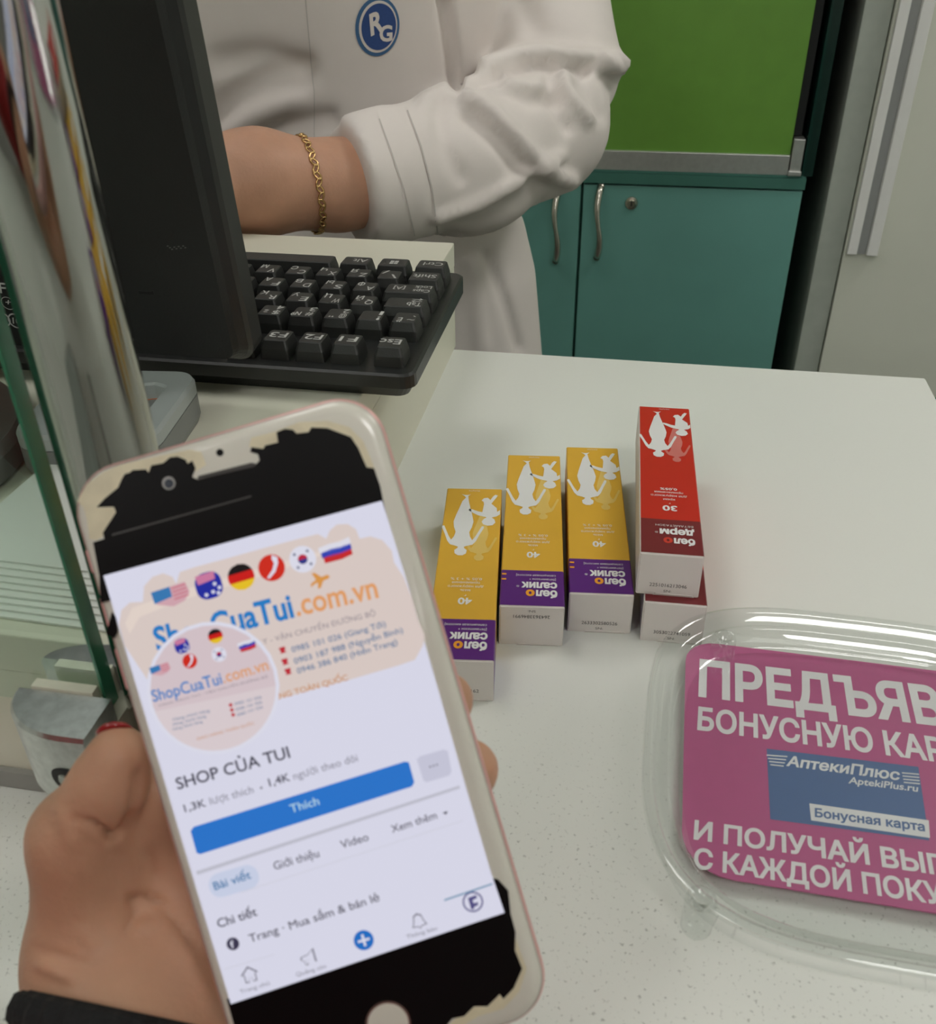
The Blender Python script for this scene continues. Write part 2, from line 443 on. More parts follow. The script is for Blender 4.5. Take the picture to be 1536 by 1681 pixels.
# ------------------------------------------------------------------ counter
def counter_mat():
    m = bpy.data.materials.new('speckled_white_laminate'); m.use_nodes = True; nt = m.node_tree; L = nt.links
    b = nt.nodes['Principled BSDF']; b.inputs['Roughness'].default_value = 0.38; b.inputs['Specular IOR Level'].default_value = 0.45
    tc = nt.nodes.new('ShaderNodeTexCoord')
    def thr(scale, lo, hi, tex='ShaderNodeTexNoise'):
        n = nt.nodes.new(tex); n.inputs['Scale'].default_value = scale
        L.new(tc.outputs['Object'], n.inputs['Vector'])
        if tex.endswith('Noise'): n.inputs['Detail'].default_value = 2; o = n.outputs['Fac']
        else: o = n.outputs['Distance']
        r = nt.nodes.new('ShaderNodeMapRange'); r.inputs[1].default_value = lo; r.inputs[2].default_value = hi; L.new(o, r.inputs[0]); return r.outputs[0]
    s1 = thr(620, 0.625, 0.72); s2 = thr(260, 0.72, 0.77)
    mx = nt.nodes.new('ShaderNodeMath'); mx.operation = 'MAXIMUM'; L.new(s1, mx.inputs[0]); L.new(s2, mx.inputs[1])
    # the speckle fades out towards the far side of the worktop
    sp = nt.nodes.new('ShaderNodeSeparateXYZ'); L.new(tc.outputs['Object'], sp.inputs[0])
    wn = nt.nodes.new('ShaderNodeTexNoise'); wn.inputs['Scale'].default_value = 14; L.new(tc.outputs['Object'], wn.inputs['Vector'])
    ad = nt.nodes.new('ShaderNodeMath'); ad.operation = 'MULTIPLY_ADD'; ad.inputs[1].default_value = 0.12; L.new(wn.outputs['Fac'], ad.inputs[0]); L.new(sp.outputs['Y'], ad.inputs[2])
    wr = nt.nodes.new('ShaderNodeMapRange'); wr.inputs[1].default_value = -0.09; wr.inputs[2].default_value = 0.0; wr.inputs[3].default_value = 0.5; wr.inputs[4].default_value = 0.03; L.new(ad.outputs[0], wr.inputs[0])
    mu = nt.nodes.new('ShaderNodeMath'); mu.operation = 'MULTIPLY'; L.new(mx.outputs[0], mu.inputs[0]); L.new(wr.outputs[0], mu.inputs[1])
    c = nt.nodes.new('ShaderNodeMixRGB'); c.inputs[1].default_value = lin((224, 226, 219)); c.inputs[2].default_value = lin((120, 122, 112)); L.new(mu.outputs[0], c.inputs[0])
    L.new(c.outputs[0], b.inputs['Base Color'])
    return m
M_counter = counter_mat()
ct = thing('counter', 'white speckled pharmacy counter with square edge', 'counter', (0, 0.38, 0))
wt = box('worktop', (-1.4, 0.09, 0.972), (0.2150, 0.6775, 1.0), M_counter, ct, bev=0.0015)
box('front_panel', (-1.38, 0.12, 0.08), (0.20, 0.14, 0.9715), M_cream, ct)
box('side_panel', (0.18, 0.1405, 0.0), (0.20, 0.65, 0.9715), M_cream, ct)
box('side_panel', (-1.38, 0.1405, 0.0), (-1.36, 0.65, 0.9715), M_cream, ct)
box('plinth', (-1.36, 0.15, 0.0), (0.18, 0.17, 0.0795), M_dark, ct)
RX, RY0, RY1, RZ = -0.1345, 0.2225, 0.684, 1.082
M_riser = mat('cream_laminate', (218, 216, 198), 0.42, var=0.015, scale=8)
rs = thing('desk_riser', 'cream raised desk shelf standing on the white counter', 'desk riser', (-0.75, 0.45, 1.0))
box('top_board', (-1.38, RY0, RZ-0.018), (RX, RY1, RZ), M_riser, rs, bev=0.0008)
box('side_board', (RX-0.016, RY0+0.001, 1.0), (RX-0.0003, RY1-0.001, RZ-0.0182), M_riser, rs)
box('side_board', (-1.379, RY0+0.001, 1.0), (-1.363, RY1-0.001, RZ-0.0182), M_riser, rs)
box('front_board', (-1.362, RY0+0.0005, 1.0), (RX-0.0165, RY0+0.016, RZ-0.0182), M_riser, rs)
box('base_strip', (-1.36, RY0-0.0022, 1.0005), (-0.165, RY0+0.0002, 1.010), mat('grey_strip', (150, 150, 144), 0.5), rs)

# ================================================================== pole, glass screen, clamp
M_chrome = mat('polished_chrome', (164, 167, 162), 0.06, 1.0, var=0.02)
M_chrome_b = mat('brushed_chrome', (205, 208, 206), 0.28, 1.0, var=0.12, scale=300)
PX, PY, PR = -0.1395, 0.2065, 0.01335
pole = thing('chrome_pole', 'polished chrome tube upright in front of the cream riser', 'pole', (PX, PY, 1.0))
mesh('tube', *lathe([(PR, 0.006), (PR, 1.2)], (PX, PY, 1.0), seg=64), M_chrome, pole, smooth=True)
mesh('flange', *lathe([(0.0155, 0.0), (0.0155, 0.004), (0.0142, 0.006), (PR-0.0005, 0.0062)], (PX, PY, 1.0), seg=48), M_chrome, pole, smooth=False)
GY = 0.2035; GXR = -0.1588; GZ0 = 1.075
M_glass = clear_mat('clear_glass', (0.86, 0.92, 0.88), 1.5, 0.0, 0.02)
M_gedge = mat('green_glass_edge', (52, 128, 96), 0.25, var=0.1, scale=60, coat=0.3)
gp = thing('glass_screen', 'clear glass counter screen with polished green edge held by a chrome clamp', 'glass screen', (-0.5, GY, GZ0))
box('pane', (-1.2, GY-0.003, GZ0), (GXR-0.0008, GY+0.003, 1.62), M_glass, gp)
box('polished_edge', (GXR-0.0007, GY-0.003, GZ0), (GXR+0.0003, GY+0.003, 1.62), M_gedge, gp)
# half-round clamp that ties the screen to the pole
cl = thing('glass_clamp', 'half-round chrome glass clamp with clear gasket fixed to the pole', 'clamp', (-0.178, GY, 1.0))
CZ0, CZ1 = 1.051, 1.085
def clamp_half(sgn, r=0.0255):
    # one jaw of the rounded D block; sgn -1 is the near side
    pts = []
    n = 16; xr = PX-PR-0.0006; y0 = 0.0072; cxm = xr-0.009
    for i in range(n+1):
        a = math.pi/2*i/n
        pts.append((cxm-0.0245*math.sin(a), y0+(r-y0)*math.cos(a)))
    pts = [(xr, r)]+pts+[(xr, y0)]
    out = []
    for z, k in ((CZ0, 0.88), (CZ0+.003, 1.0), (CZ1-.0015, 1.0), (CZ1, 0.955)):
        out.append([(cxm+(u-cxm)*k if u < cxm else u, GY+sgn*(y0+(v-y0)*k), z) for u, v in pts])
    v, f = loft(out)
    return v, (f if sgn > 0 else [q[::-1] for q in f])
nearh = mesh('near_jaw', *clamp_half(-1), M_chrome_b, cl, smooth=False)
mesh('far_jaw', *clamp_half(1, 0.0178), M_chrome_b, cl)
mesh('screw_socket', *lathe([(0.0054, 0.0012), (0.0054, -0.0006), (0.0042, -0.0007)], (-0.1640, GY-0.0252, 1.0655), (0.2, 1, 0), 28), M_dark, nearh)
mesh('screw', *lathe([(0.0005, -0.0010), (0.0026, -0.0012), (0.0031, -0.0008), (0.0031, 0.0008)], (-0.1635, GY-0.0253, 1.0655), (0.2, 1, 0), 24), M_chrome, nearh)
M_gasket = mat('milky_gasket', (205, 205, 186), 0.35, var=0.08, scale=90)
def slab(x0, x1, y0, y1, z0, z1): return loft([[(x, y, z) for x, y in ((x0, y0), (x1, y0), (x1, y1), (x0, y1))] for z in (z0, z1)])
mesh('gasket', *join(slab(-0.1835, PX-PR-.001, GY-.0070, GY+.0070, CZ0+.004, GZ0-.0005), slab(-0.1815, -0.1600, GY-.0070, GY-.0033, GZ0-.0004, CZ1+.0012), slab(-0.1795, -0.1600, GY+.0033, GY+.0070, GZ0-.0004, CZ1+.0008)), M_gasket, cl)

# ------------------------------------------------------------------ paper pile, card reader, round stand on the riser
M_paper = mat('white_paper', (232, 233, 228), 0.8, var=0.01)
for i in range(9):
    a = math.radians(-1.2+0.5*((i*37) % 7)/7*3-0.6); dx = 0.0006*((i*53) % 5-2); dy = 0.0034*(8-i) if i < 8 else 0.028
    dy = -0.0005-0.0028*(8-i)
    x0, x1, y0, y1 = -0.2515+dx, -0.142, 0.253+dy, 0.3245+0.0006*((i*29) % 5)
    c = np.array([(x0+x1)/2, (y0+y1)/2]); z = RZ+0.0003+i*0.0009
    pts = []
    for x, y in ((x0, y0), (x1, y0), (x1, y1), (x0, y1)):
        q = np.array([x, y])-c
        pts.append((c[0]+q[0]*math.cos(a)-q[1]*math.sin(a), c[1]+q[0]*math.sin(a)+q[1]*math.cos(a)))
    o = mesh('paper_sheet', *loft([[(x, y, z) for x, y in pts], [(x, y, z+0.0008) for x, y in pts]]), M_paper)
    tag(o, 'white paper sheet in the fanned pile on the cream riser', 'paper', 'fanned paper sheets')
M_lgrey = mat('light_grey_plastic', (168, 174, 172), 0.4, var=0.03)
M_grey = mat('mid_grey_plastic', (126, 128, 126), 0.4, var=0.03)
M_orange = mat('orange_lens', (190, 96, 40), 0.3, var=0.1)
rd = thing('card_reader', 'light grey rounded desk device with round orange well', 'device', (-0.235, 0.357, RZ))
fr_r = frame((-0.2350, 0.3585, RZ), (1, 0.105, 0), (0, 1, 0))
def rr_ring(w, h, r, z): return [at(fr_r, u, v, z) for u, v in rrect(w, h, r, seg=6)]
mesh('base', *loft([rr_ring(.062, .066, .010, 0), rr_ring(.065, .069, .011, .004), rr_ring(.065, .069, .011, .0145)]), M_grey, rd)
hr = 0.0165
outer = [rr_ring(.065, .069, .011, .015), rr_ring(.065, .069, .011, .0205), rr_ring(.063, .067, .0105, .0225)]
inner = []
k = len(outer[0])
def hole_ring(r, z):
    res = []
    for u, v in rrect(.063, .067, .0105, seg=6):
        a = math.atan2(v, u-0.012); res.append(at(fr_r, 0.010+r*math.cos(a), 0.004+r*math.sin(a), z))
    return res
v, f = loft(outer+[hole_ring(hr+.0015, .0225), hole_ring(hr, .0215), hole_ring(hr, .013)], cap=False)
mesh('housing', v, f, M_lgrey, rd)
v, f = loft([hole_ring(hr-.0002, .0146), hole_ring(.006, .0135)], cap=True)
mesh('lens_well', v, f[:-2]+[f[-1]], M_orange, rd)
rb = thing('round_stand', 'dark grey round stand base beside the paper pile', 'stand', (-0.345, 0.315, RZ))
mesh('base', *lathe([(0.076, 0), (0.079, 0.003), (0.079, 0.013), (0.076, 0.0175), (0.068, 0.019), (0.012, 0.021)], (-0.345, 0.315, RZ), seg=64), mat('dark_grey_plastic', (92, 90, 88), 0.45), rb, smooth=False)
mesh('stem', *lathe([(0.012, 0.021), (0.010, 0.03), (0.010, 0.05), (0.004, 0.052)], (-0.345, 0.315, RZ), seg=24), mat('dark_grey_plastic', (92, 90, 88), 0.45), rb, smooth=True)

# ------------------------------------------------------------------ monitor (its back towards the customer)
M_blk = mat('black_plastic', (27, 26, 26), 0.42, var=0.08, scale=60, bump=0.15, bscale=900)
M_blk2 = mat('black_plastic_bezel', (50, 50, 48), 0.4, var=0.04)
M_print = mat('grey_print', (190, 190, 188), 0.6)
XR, MW, MH = -0.178, 0.50, 0.30
mB = np.array([XR, 0.400, 1.1105]); tilt = np.array([0, 0.381-0.400, 1.267-1.1105]); tilt /= np.linalg.norm(tilt)
mo = thing('monitor', 'black computer monitor seen from its back above the keyboard', 'monitor', (XR-MW/2, 0.42, RZ))
fm = frame(mB, (1, 0, 0), tilt)     # normal points to the customer (-y)
def mring(ins, n, r=0.008): return [at(fm, u, v, n) for u, v in rrect(MW-2*ins, MH-2*ins, r, -MW/2, MH/2, 5)]
mesh('bezel', *loft([mring(0.001, -0.014), mring(0, -0.012), mring(0, 0.0), mring(0.0015, 0.002)]), M_blk2, mo)
bk = mesh('back_cover', *loft([mring(0.0016, 0.0021), mring(0.0045, 0.0060, 0.006), mring(0.0060, 0.0102, 0.005)]), M_blk, mo)
prism('screen', rrect(MW-.03, MH-.03, .002, -MW/2, MH/2), -0.0144, -0.0150, fm, mat('screen_glass', (14, 16, 20), 0.15), mo)
def mon_uv(px, py, n=0.0105):
    O = at(fm, 0, 0, n); v = ray(px, py); t = np.dot(O-CAMP, fm[3])/np.dot(v, fm[3]); q = CAMP+v*t-O
    return (q@fm[1], q@fm[2])
# rating marks, port slot and scuff on the back cover
fmf = fm
T = []
def mtext(s, a, b, c, bold=0.0, ref=CAP): T.append(text_vf(s, mon_uv(*a), mon_uv(*b), mon_uv(*c), fm, 0.01045, bold, ref))
mtext('F', (0, 481), (11, 482), (-3, 463), 0.01)
mtext('C', (-18, 481), (-5, 482), (-20, 463), 0.01)
def mring_vf(px, py, r0, r1):
    u, v = mon_uv(px, py); a = circ(u, v, r0, 24); b = circ(u, v, r1, 24)
    return [at(fm, x, y, 0.01045) for x, y in a+b], [[i, (i+1) % 24, 24+(i+1) % 24, 24+i] for i in range(24)]
T += [mring_vf(13, 498, 0.0031, 0.0034), mring_vf(4, 524, 0.0034, 0.0041), mring_vf(26, 527, 0.0034, 0.0041)]
mtext('+', (9, 501), (18, 501), (9, 491), 0.01)
mtext('10', (21, 531), (33, 532), (20, 521), 0.02)
mtext('A', (-3, 512), (4, 512), (-4, 503), 0.01)
mtext('→', (-2, 528), (10, 529), (-2, 520), 0.02)
mesh('rating_marks', *join(*T), M_print, bk)
a = mon_uv(227, 478); b = mon_uv(253, 484)
prism('port_slot', [(a[0], b[1]), (b[0], b[1]), (b[0], b[1]+0.0022), (a[0]+0.006, a[1]), (a[0], a[1])], 0.0095, 0.01035, fm, mat('pure_black', (8, 8, 8), 0.6), bk)
mesh('embossed_mark', *text_vf('C', mon_uv(267, 486), mon_uv(281, 487), mon_uv(267, 478), fm, 0.01035, 0), mat('faint_black', (22, 22, 22), 0.5), bk)
T = []
for i in range(9):
    x = 274+3.6*i; y = 405+((i*31) % 7)*0.9
    u, v = mon_uv(x, y); T.append(([at(fm, u+du, v+dv, 0.0104) for du, dv in ((0, 0), (.0009, .0002), (.0007, .0006), (-.0001, .0004))], [[0, 1, 2, 3]]))
mesh('scuff', *join(*T), mat('scuff_grey', (110, 110, 106), 0.7), bk)
mesh('stand_neck', *loft([[(XR-MW/2-0.08+dx, y, z) for dx, y in ((-.03, .372), (.03, .372), (.03, .384), (-.03, .384))] for z, in ((RZ+.012,), (1.22,))]), M_blk, mo)
box('stand_foot', (XR-MW/2-0.14, 0.345, RZ), (XR-MW/2-0.02, 0.414, RZ+0.0118), M_blk, mo, bev=0.003)

# ------------------------------------------------------------------ keyboard (faces the pharmacist, escape key nearest the customer)
M_kb = mat('keyboard_black', (30, 31, 30), 0.38, var=0.04, bump=0.1, bscale=1500)
M_key = mat('keycap_black', (38, 39, 37), 0.45, var=0.05, bump=0.12, bscale=1500)
M_leg = mat('key_print', (190, 190, 186), 0.6)
KX = -0.1045; KW = 0.452
kb = thing('keyboard', 'black desktop keyboard overhanging the edge of the cream riser', 'keyboard', (KX-KW/2, 0.49, RZ))
fk = frame((KX, 0.4185, RZ), (-1, 0, 0), (0, 1, 0.0))     # u: towards the typist's right, v: away from the customer; normal flips
UX, UY, UZ = np.array([-1., 0, 0]), np.array([0, 1., 0]), np.array([0, 0, 1.])
def K(u, v, z): return np.array([KX, 0.4185, RZ])+UX*u+UY*v+UZ*z
def kring(u0, v0, u1, v1, z0, z1, r):
    cx, cy, wd, ht = (u0+u1)/2, (v0+v1)/2, u1-u0, v1-v0
    return [K(u, v, z0+(z1-z0)*(v-v0)/ht) for u, v in rrect(wd, ht, r, cx, cy, 4)]
ZN, ZF = 0.0165, 0.0195    # rim height near / far
KD = 0.146
v, f = loft([kring(.006, .010, KW-.006, KD-.004, 0, 0, .006), kring(.003, .006, KW-.003, KD-.002, .006, .006, .006), kring(.003, .006, KW-.003, KD-.002, .0075, .0075, .006),
             kring(0, 0.001, KW, KD, .0085, .0090, .007), kring(0, 0, KW, KD, ZN-.001, ZF-.001, .007), kring(.0015, .0015, KW-.0015, KD-.0015, ZN, ZF, .006)])
f = f[:-1]
top = kring(.0015, .0015, KW-.0015, KD-.0015, ZN, ZF, .006)
mesh('case', v, f+[[len(v)-len(top)+i for i in range(len(top))]], M_kb, kb)
def keycap(w, d, z, h=0.0095):
    e = 0.0013; rings = []
    for ins, zz, sh in ((0, 0, 0), (0.0006, h*0.55, 0.0), (0.0019, h*0.96, 0.0006), (0.0025, h, 0.0006)):
        i = ins
        rings.append([(u, v+sh, zz) for u, v in rrect(w-2*e-2*i, d-2*e-2*i*0.85, 0.0012, w/2, d/2, 2)])
    return loft(rings)
U = 0.0188; VP = 0.0198
rows = [  # (v centre, z of key top, list of (start u, width, legends))
    (0.0165, [('Esc', 0, 1)]+[('F%d' % (i+1), 1.22+i*1.0+(0.0 if i < 4 else (.25 if i < 8 else .5)), 1) for i in range(12)]),
    (0.0478, [(s, i, 1) for i, s in enumerate(['` ~ Ё', '1 !', '2 @ "', '3 # №', '4 $ ;', '5 % :', '6 ^ ?', '7 &', '8 *', '9 (', '0 )', '- _', '= +'])]+[('Bksp', 13, 2)]),
    (0.0676, [('Tab', 0, 1.5)]+[(s, 1.5+i, 1) for i, s in enumerate(['Q Й', 'W Ц', 'E У', 'R К', 'T Е', 'Y Н', 'U Г', 'I Ш', 'O Щ', 'P З', '[ Х', '] Ъ'])]+[('\\', 13.5, 1.5)]),
    (0.0874, [('Caps', 0, 1.75)]+[(s, 1.75+i, 1) for i, s in enumerate(['A Ф', 'S Ы', 'D В', 'F А', 'G П', 'H Р', 'J О', 'K Л', 'L Д', '; Ж', "' Э"])]+[('Enter', 12.75, 2.25)]),
    (0.1072, [('Shift', 0, 1.25), ('\\ /', 1.25, 1)]+[(s, 2.25+i, 1) for i, s in enumerate(['Z Я', 'X Ч', 'C С', 'V М', 'B И', 'N Т', 'M Ь', ', Б', '. Ю', '/ .'])]+[('Shift', 12.25, 2.75)]),
    (0.1270, [('Ctrl', 0, 1.25), ('Win', 1.25, 1.25), ('Alt', 2.5, 1.25), ('', 3.75, 6.25), ('Alt', 10, 1.25), ('Win', 11.25, 1.25), ('Menu', 12.5, 1.25), ('Ctrl', 13.75, 1.25)]),
]
# numeric block
for r, keys in enumerate([[], ['Num', '/', '*', '-'], ['7', '8', '9', '+'], ['4', '5', '6', ''], ['1', '2', '3', 'Ent'], ['0', '', '.', '']]):
    rows[r][1].extend([(s, 18.4+i, 1) for i, s in enumerate(keys)])
    if r in (1, 2): rows[r][1].extend([(s, 15.2+i, 1) for i, s in enumerate([['Ins', 'Home', 'PgUp'], ['Del', 'End', 'PgDn']][r-1])])
    if r == 5: rows[r][1].extend([(s, 15.2+i, 1) for i, s in enumerate('←↓→')])
    if r == 4: rows[r][1].append(('↑', 16.2, 1))
kcache = {}
U0 = 0.0052
for r, (vc, keys) in enumerate(rows):
    ztop = 0.0262+0.0042*(vc/0.127)
    zb = ZN+(ZF-ZN)*(vc/KD)-0.0005
    h = ztop-zb
    for s, ku, kw in keys:
        key = (round(kw, 2), r)
        if key not in kcache:
            v, f = keycap(kw*U, VP*0.97, 0, h)
            v = [K(0, 0, 0)*0+UX*a+UY*(b)+UZ*c for a, b, c in v]; f = [q[::-1] for q in f]
            me = bpy.data.meshes.new('key'); me.from_pydata([tuple(a) for a in v], [], f); me.materials.append(M_key); kcache[key] = me
        o = bpy.data.objects.new('key', kcache[key]); link(o, kb)
        o0 = K(U0+ku*U, vc-VP*0.485, zb)
        o.location = tuple(o0-off(kb))
        if not s: continue
        T = []
        def kt(ch, u0, u1, v0, v1):
            # legend box on the key top: u to the typist's right, v away from the typist is towards the customer
            zt = h+0.0001
            def q(a, b): return UX*a+UY*b+UZ*zt
            T.append(text_vf(ch, q(u0, v0), q(u1, v0), q(u0, v1), None, 0, 0.008))
        parts = s.split(' ')
        w = kw*U
        lo, mi, hi = VP*0.72, VP*0.48, VP*0.24     # rows of print: near the typist ... near the customer
        if r == 0: kt(s, w*.24, w*.24+w*(.5 if len(s) < 3 else .6), VP*.68, VP*.36)
        elif len(parts) == 1 and len(s) > 1:
            if s == 'Win':
                for a, b in ((0, 0), (1, 0), (0, 1), (1, 1)):
                    T.append(([UX*(w*.38+a*.0027+x)+UY*(VP*.64-b*.0031-y)+UZ*(h+.0001) for x, y in ((0, 0), (.0023, 0), (.0023, .0026), (0, .0026))], [[0, 3, 2, 1]]))
            elif s == 'Tab':
                kt('Tab', w*.16, w*.46, VP*.52, VP*.24); kt('⇄', w*.18, w*.40, VP*.82, VP*.58)
            elif s == 'Caps':
                kt('Caps', w*.12, w*.42, VP*.46, VP*.24); kt('Lock', w*.12, w*.42, VP*.76, VP*.54); kt('[A]', w*.58, w*.78, VP*.62, VP*.38)
            else: kt(s, w*.2, w*.2+min(w*.6, 0.0030*len(s)), VP*.64, VP*.36)
        elif r == 1 and len(parts) > 1:
            kt(parts[1], w*.2, w*(.30 if parts[1] in '!' else .42), VP*.44, VP*.18); kt(parts[0], w*.2, w*(.30 if parts[0] in '1`' else .40), VP*.82, VP*.54)
            if len(parts) > 2: kt(parts[2], w*.56, w*.84 if parts[2] == '№' else w*.70, VP*.46, VP*.22)
        else:
            kt(parts[0], w*.20, w*.20+w*(.24 if parts[0] not in ';,./[]\'' else .08), VP*.50, VP*.18)
            if len(parts) > 1: kt(parts[1], w*.56, w*.78, VP*.82, VP*.54)
        v, f = join(*T)
        mesh('legend', v, [q[::-1] for q in f], M_leg, o, world=False)

# ================================================================== medicine cartons
M_yel = mat('carton_yellow', (224, 174, 58), 0.38, var=0.02)
M_pur = mat('carton_purple', (92, 34, 122), 0.35, var=0.02)
M_red = mat('carton_red', (196, 40, 28), 0.38, var=0.02)
M_mar = mat('carton_maroon', (118, 36, 42), 0.38, var=0.02)
M_cw = mat('carton_white', (220, 216, 210), 0.5, var=0.015)
M_ink = mat('carton_ink_white', (226, 226, 224), 0.5, var=0.01)
M_blackink = mat('carton_ink_black', (44, 42, 42), 0.6)
M_paleY = mat('carton_pale_yellow', (226, 192, 104), 0.45)
M_paleR = mat('carton_pale_red', (206, 118, 110), 0.45)
M_oran = mat('carton_orange', (238, 160, 40), 0.45)
M_redo = mat('carton_red_letter', (206, 60, 44), 0.45)
M_lilac = mat('carton_lilac', (208, 180, 214), 0.5)
woman = [(0.0, .06), (.015, .03), (.045, 0), (.012, .012), (-.012, .012), (-.045, 0), (-.02, .03), (-.03, .12), (-.052, .24), (-.075, .36), (-.092, .47), (-.082, .56), (-.062, .64), (-.072, .71), (-.095, .765), (-.122, .70), (-.150, .61), (-.172, .54), (-.192, .545), (-.190, .575), (-.160, .665), (-.128, .78), (-.10, .835), (-.05, .855), (-.026, .87), (-.03, .89), (-.055, .92), (-.05, .97), (-.02, .998), (.02, .998), (.05, .97), (.055, .92), (.03, .89), (.026, .87), (.05, .855), (.10, .835), (.128, .78), (.160, .665), (.190, .575), (.192, .545), (.172, .54), (.150, .61), (.122, .70), (.095, .765), (.072, .71), (.062, .64), (.082, .56), (.092, .47), (.075, .36), (.052, .24), (.03, .12)]
child = [(-.02, .30), (-.05, .22), (-.10, .10), (-.13, .02), (-.08, 0), (-.04, .06), (0, .18), (.05, .10), (.12, .12), (.16, .20), (.12, .24), (.11, .32), (.12, .45), (.13, .58), (.20, .56), (.30, .50), (.36, .48), (.38, .52), (.30, .60), (.20, .68), (.12, .71), (.05, .74), (.10, .80), (.13, .88), (.10, .96), (.02, 1), (-.06, .98), (-.11, .90), (-.09, .80), (-.04, .74), (-.12, .71), (-.20, .64), (-.28, .54), (-.36, .44), (-.33, .41), (-.24, .50), (-.13, .56), (-.12, .44)]
def carton(kind, far, near, ztop, label, serial, flip=False, group=None, hidden=(0, 0)):
    """far/near: middles of the far and near top edges in plan; the print reads upright from the far end"""
    far, near = np.array(far), np.array(near)
    W, Hh, L = (0.0302, 0.0238, 0.1390) if kind == 'y' else (0.0288, 0.0238, 0.1465)
    yb = 0.112 if kind == 'y' else 0.1183
    d = near-far; ang = math.atan2(d[1], d[0])-math.pi/2
    c = (far+near)/2
    base = c-d/np.linalg.norm(d)*L/2
    t = thing('medicine_carton', label, 'carton', (base[0], base[1], ztop-Hh), ang, group)
    FR = frame((0, 0, Hh), (1, 0, 0), (0, 1, 0))
    main, band = (M_yel, M_pur) if kind == 'y' else (M_red, M_mar)
    e = 0.0005
    ring = lambda y, i=0: [(-W/2+i, y, e), (-W/2+e, y, 0), (W/2-e, y, 0), (W/2-i, y, e), (W/2-i, y, Hh-e), (W/2-e, y, Hh), (-W/2+e, y, Hh), (-W/2+i, y, Hh-e)]
    def part(name, y0, y1, m):
        v, f = loft([ring(y0), ring(y1)]); mesh(name, v, f, m, t, world=False)
    mats = [main, band, M_cw]
    v, f = loft([ring(0), ring(yb), ring(L)])
    mi = []
    for q in range(len(f)):
        if q < 16:
            seg, side = divmod(q, 8)
            mi.append(2 if (kind == 'r' and side in (3, 2, 4)) else seg)
        else: mi.append(2)
    mesh('sleeve', v, f, main, t, world=False, mats=mats, midx=mi)
    fl = mesh('end_flap', *loft([[(-W/2+.0003, L, .0006), (W/2-.0003, L, .0012), (W/2-.0003, L, Hh-.0004), (-W/2+.0003, L, Hh-.0004)], [(-W/2+.0006, L+.0005, .001), (W/2-.0006, L+.0005, .0016), (W/2-.0006, L+.0005, Hh-.0008), (-W/2+.0006, L+.0005, Hh-.0008)]]), M_cw, t, world=False)
    mesh('flap_tab', *loft([[(-W/2+.002, L+.0004, -.0000), (W/2-.008, L+.0004, -.0000), (W/2-.009, L+.0008, .0012), (-W/2+.003, L+.0008, .0012)], [(-W/2+.002, L+.0002, 0), (W/2-.008, L+.0002, 0), (W/2-.009, L+.0002, .0014), (-W/2+.003, L+.0002, .0014)]]), M_cw, t, world=False)
    # serial number on the flap (read from the customer's side)
    FE = frame((0, L+.0006, 0), (-1, 0, 0), (0, 0, 1)); s = -1 if flip else 1; o = Hh if flip else 0
    T = [text_vf(serial, (s*-.0085, o+s*.0052), (s*.0085, o+s*.0052), (s*-.0085, o+s*.0072), FE, 0, 0.0),
         text_vf('SN:', (s*-.0018, o+s*.0022), (s*.0018, o+s*.0022), (s*-.0018, o+s*.0036), FE, 0, 0.0)]
    mesh('serial_print', *join(*T), M_blackink, fl, world=False)
    n = 0.00008
    def tx(s, u0, u1, v0, hh, bold=0.0, ref=CAP): return text_vf(s, (u0, v0), (u1, v0), (u0, v0+hh), FR, n*2, bold, ref)
    def fig(pts, sc, u, v, mir=1): return [(u+mir*a*sc, v+b*sc) for a, b in pts]
    vf, hd = (0.006, 0.063) if kind == 'y' else (0.0055, 0.0585)
    h = hd-vf
    pale = [(max(-W/2+.0004, a), b) for a, b in fig(woman, h*0.78, -0.0052, hd+.004-h*0.78)]
    patch('pale_figure', pale, n, FR, M_paleY if kind == 'y' else M_paleR, t, world=False)
    patch('woman_figure', fig(woman, h, 0.0042, vf), n*2, FR, M_ink, t, world=False)
    ch = [(max(-W/2+.0004, a), b) for a, b in fig(child, h*0.53, -0.0092, vf)]
    patch('child_figure', ch, n*2, FR, M_ink, t, world=False)
    if kind == 'y':
        T = [tx('40', -.0036, .0030, .0968, .0048, .03), tx('г', -.0006, .0004, .0942, .0014, 0.01)]
        T += [tx('мазь', -.0024, .0024, .0902, .0019), tx('для наружного', -.0085, .0085, .0872, .0019), tx('применения', -.0066, .0066, .0842, .0019), tx('0,05 % + 3 %', -.0075, .0075, .0812, .0019)]
        mesh('dosage_print', *join(*T), M_ink, t, world=False); T = []
        T += [tx('[бетаметазон +', -.0112, .0015, .1183, .0016), tx('салициловая кислота]', -.0112, .0078, .1153, .0016)]
        T += [tx('салик', -.0118, .0052, .1215, .0040, .045, 0.546), tx('®', .0062, .0076, .1240, .0014), tx('бел', -.0118, -.0018, .1276, .0040, .045, 0.546)]
        mesh('maker_print', *tx('белупо', -.003, .003, .0018, .0012), M_ink, t, world=False)
        mesh('brand_print', *join(*T), M_ink, t, world=False)
        mesh('orange_letter', *tx('о', -.0012, .0030, .1276, .0040, .06, 0.546), M_oran, t, world=False)
        mesh('edge_stripes', *join(*[([at(FR, a, b, n*2) for a, b in ((W/2-.0026, y), (W/2-.0004, y), (W/2-.0004, y+.0012), (W/2-.0026, y+.0012))], [[0, 1, 2, 3]]) for y in (.1148, .1188)]), M_oran, t, world=False)
    else:
        T = [tx('30', -.0036, .0034, .1062, .0046, .03), tx('г', -.0005, .0005, .1034, .0014, .01)]
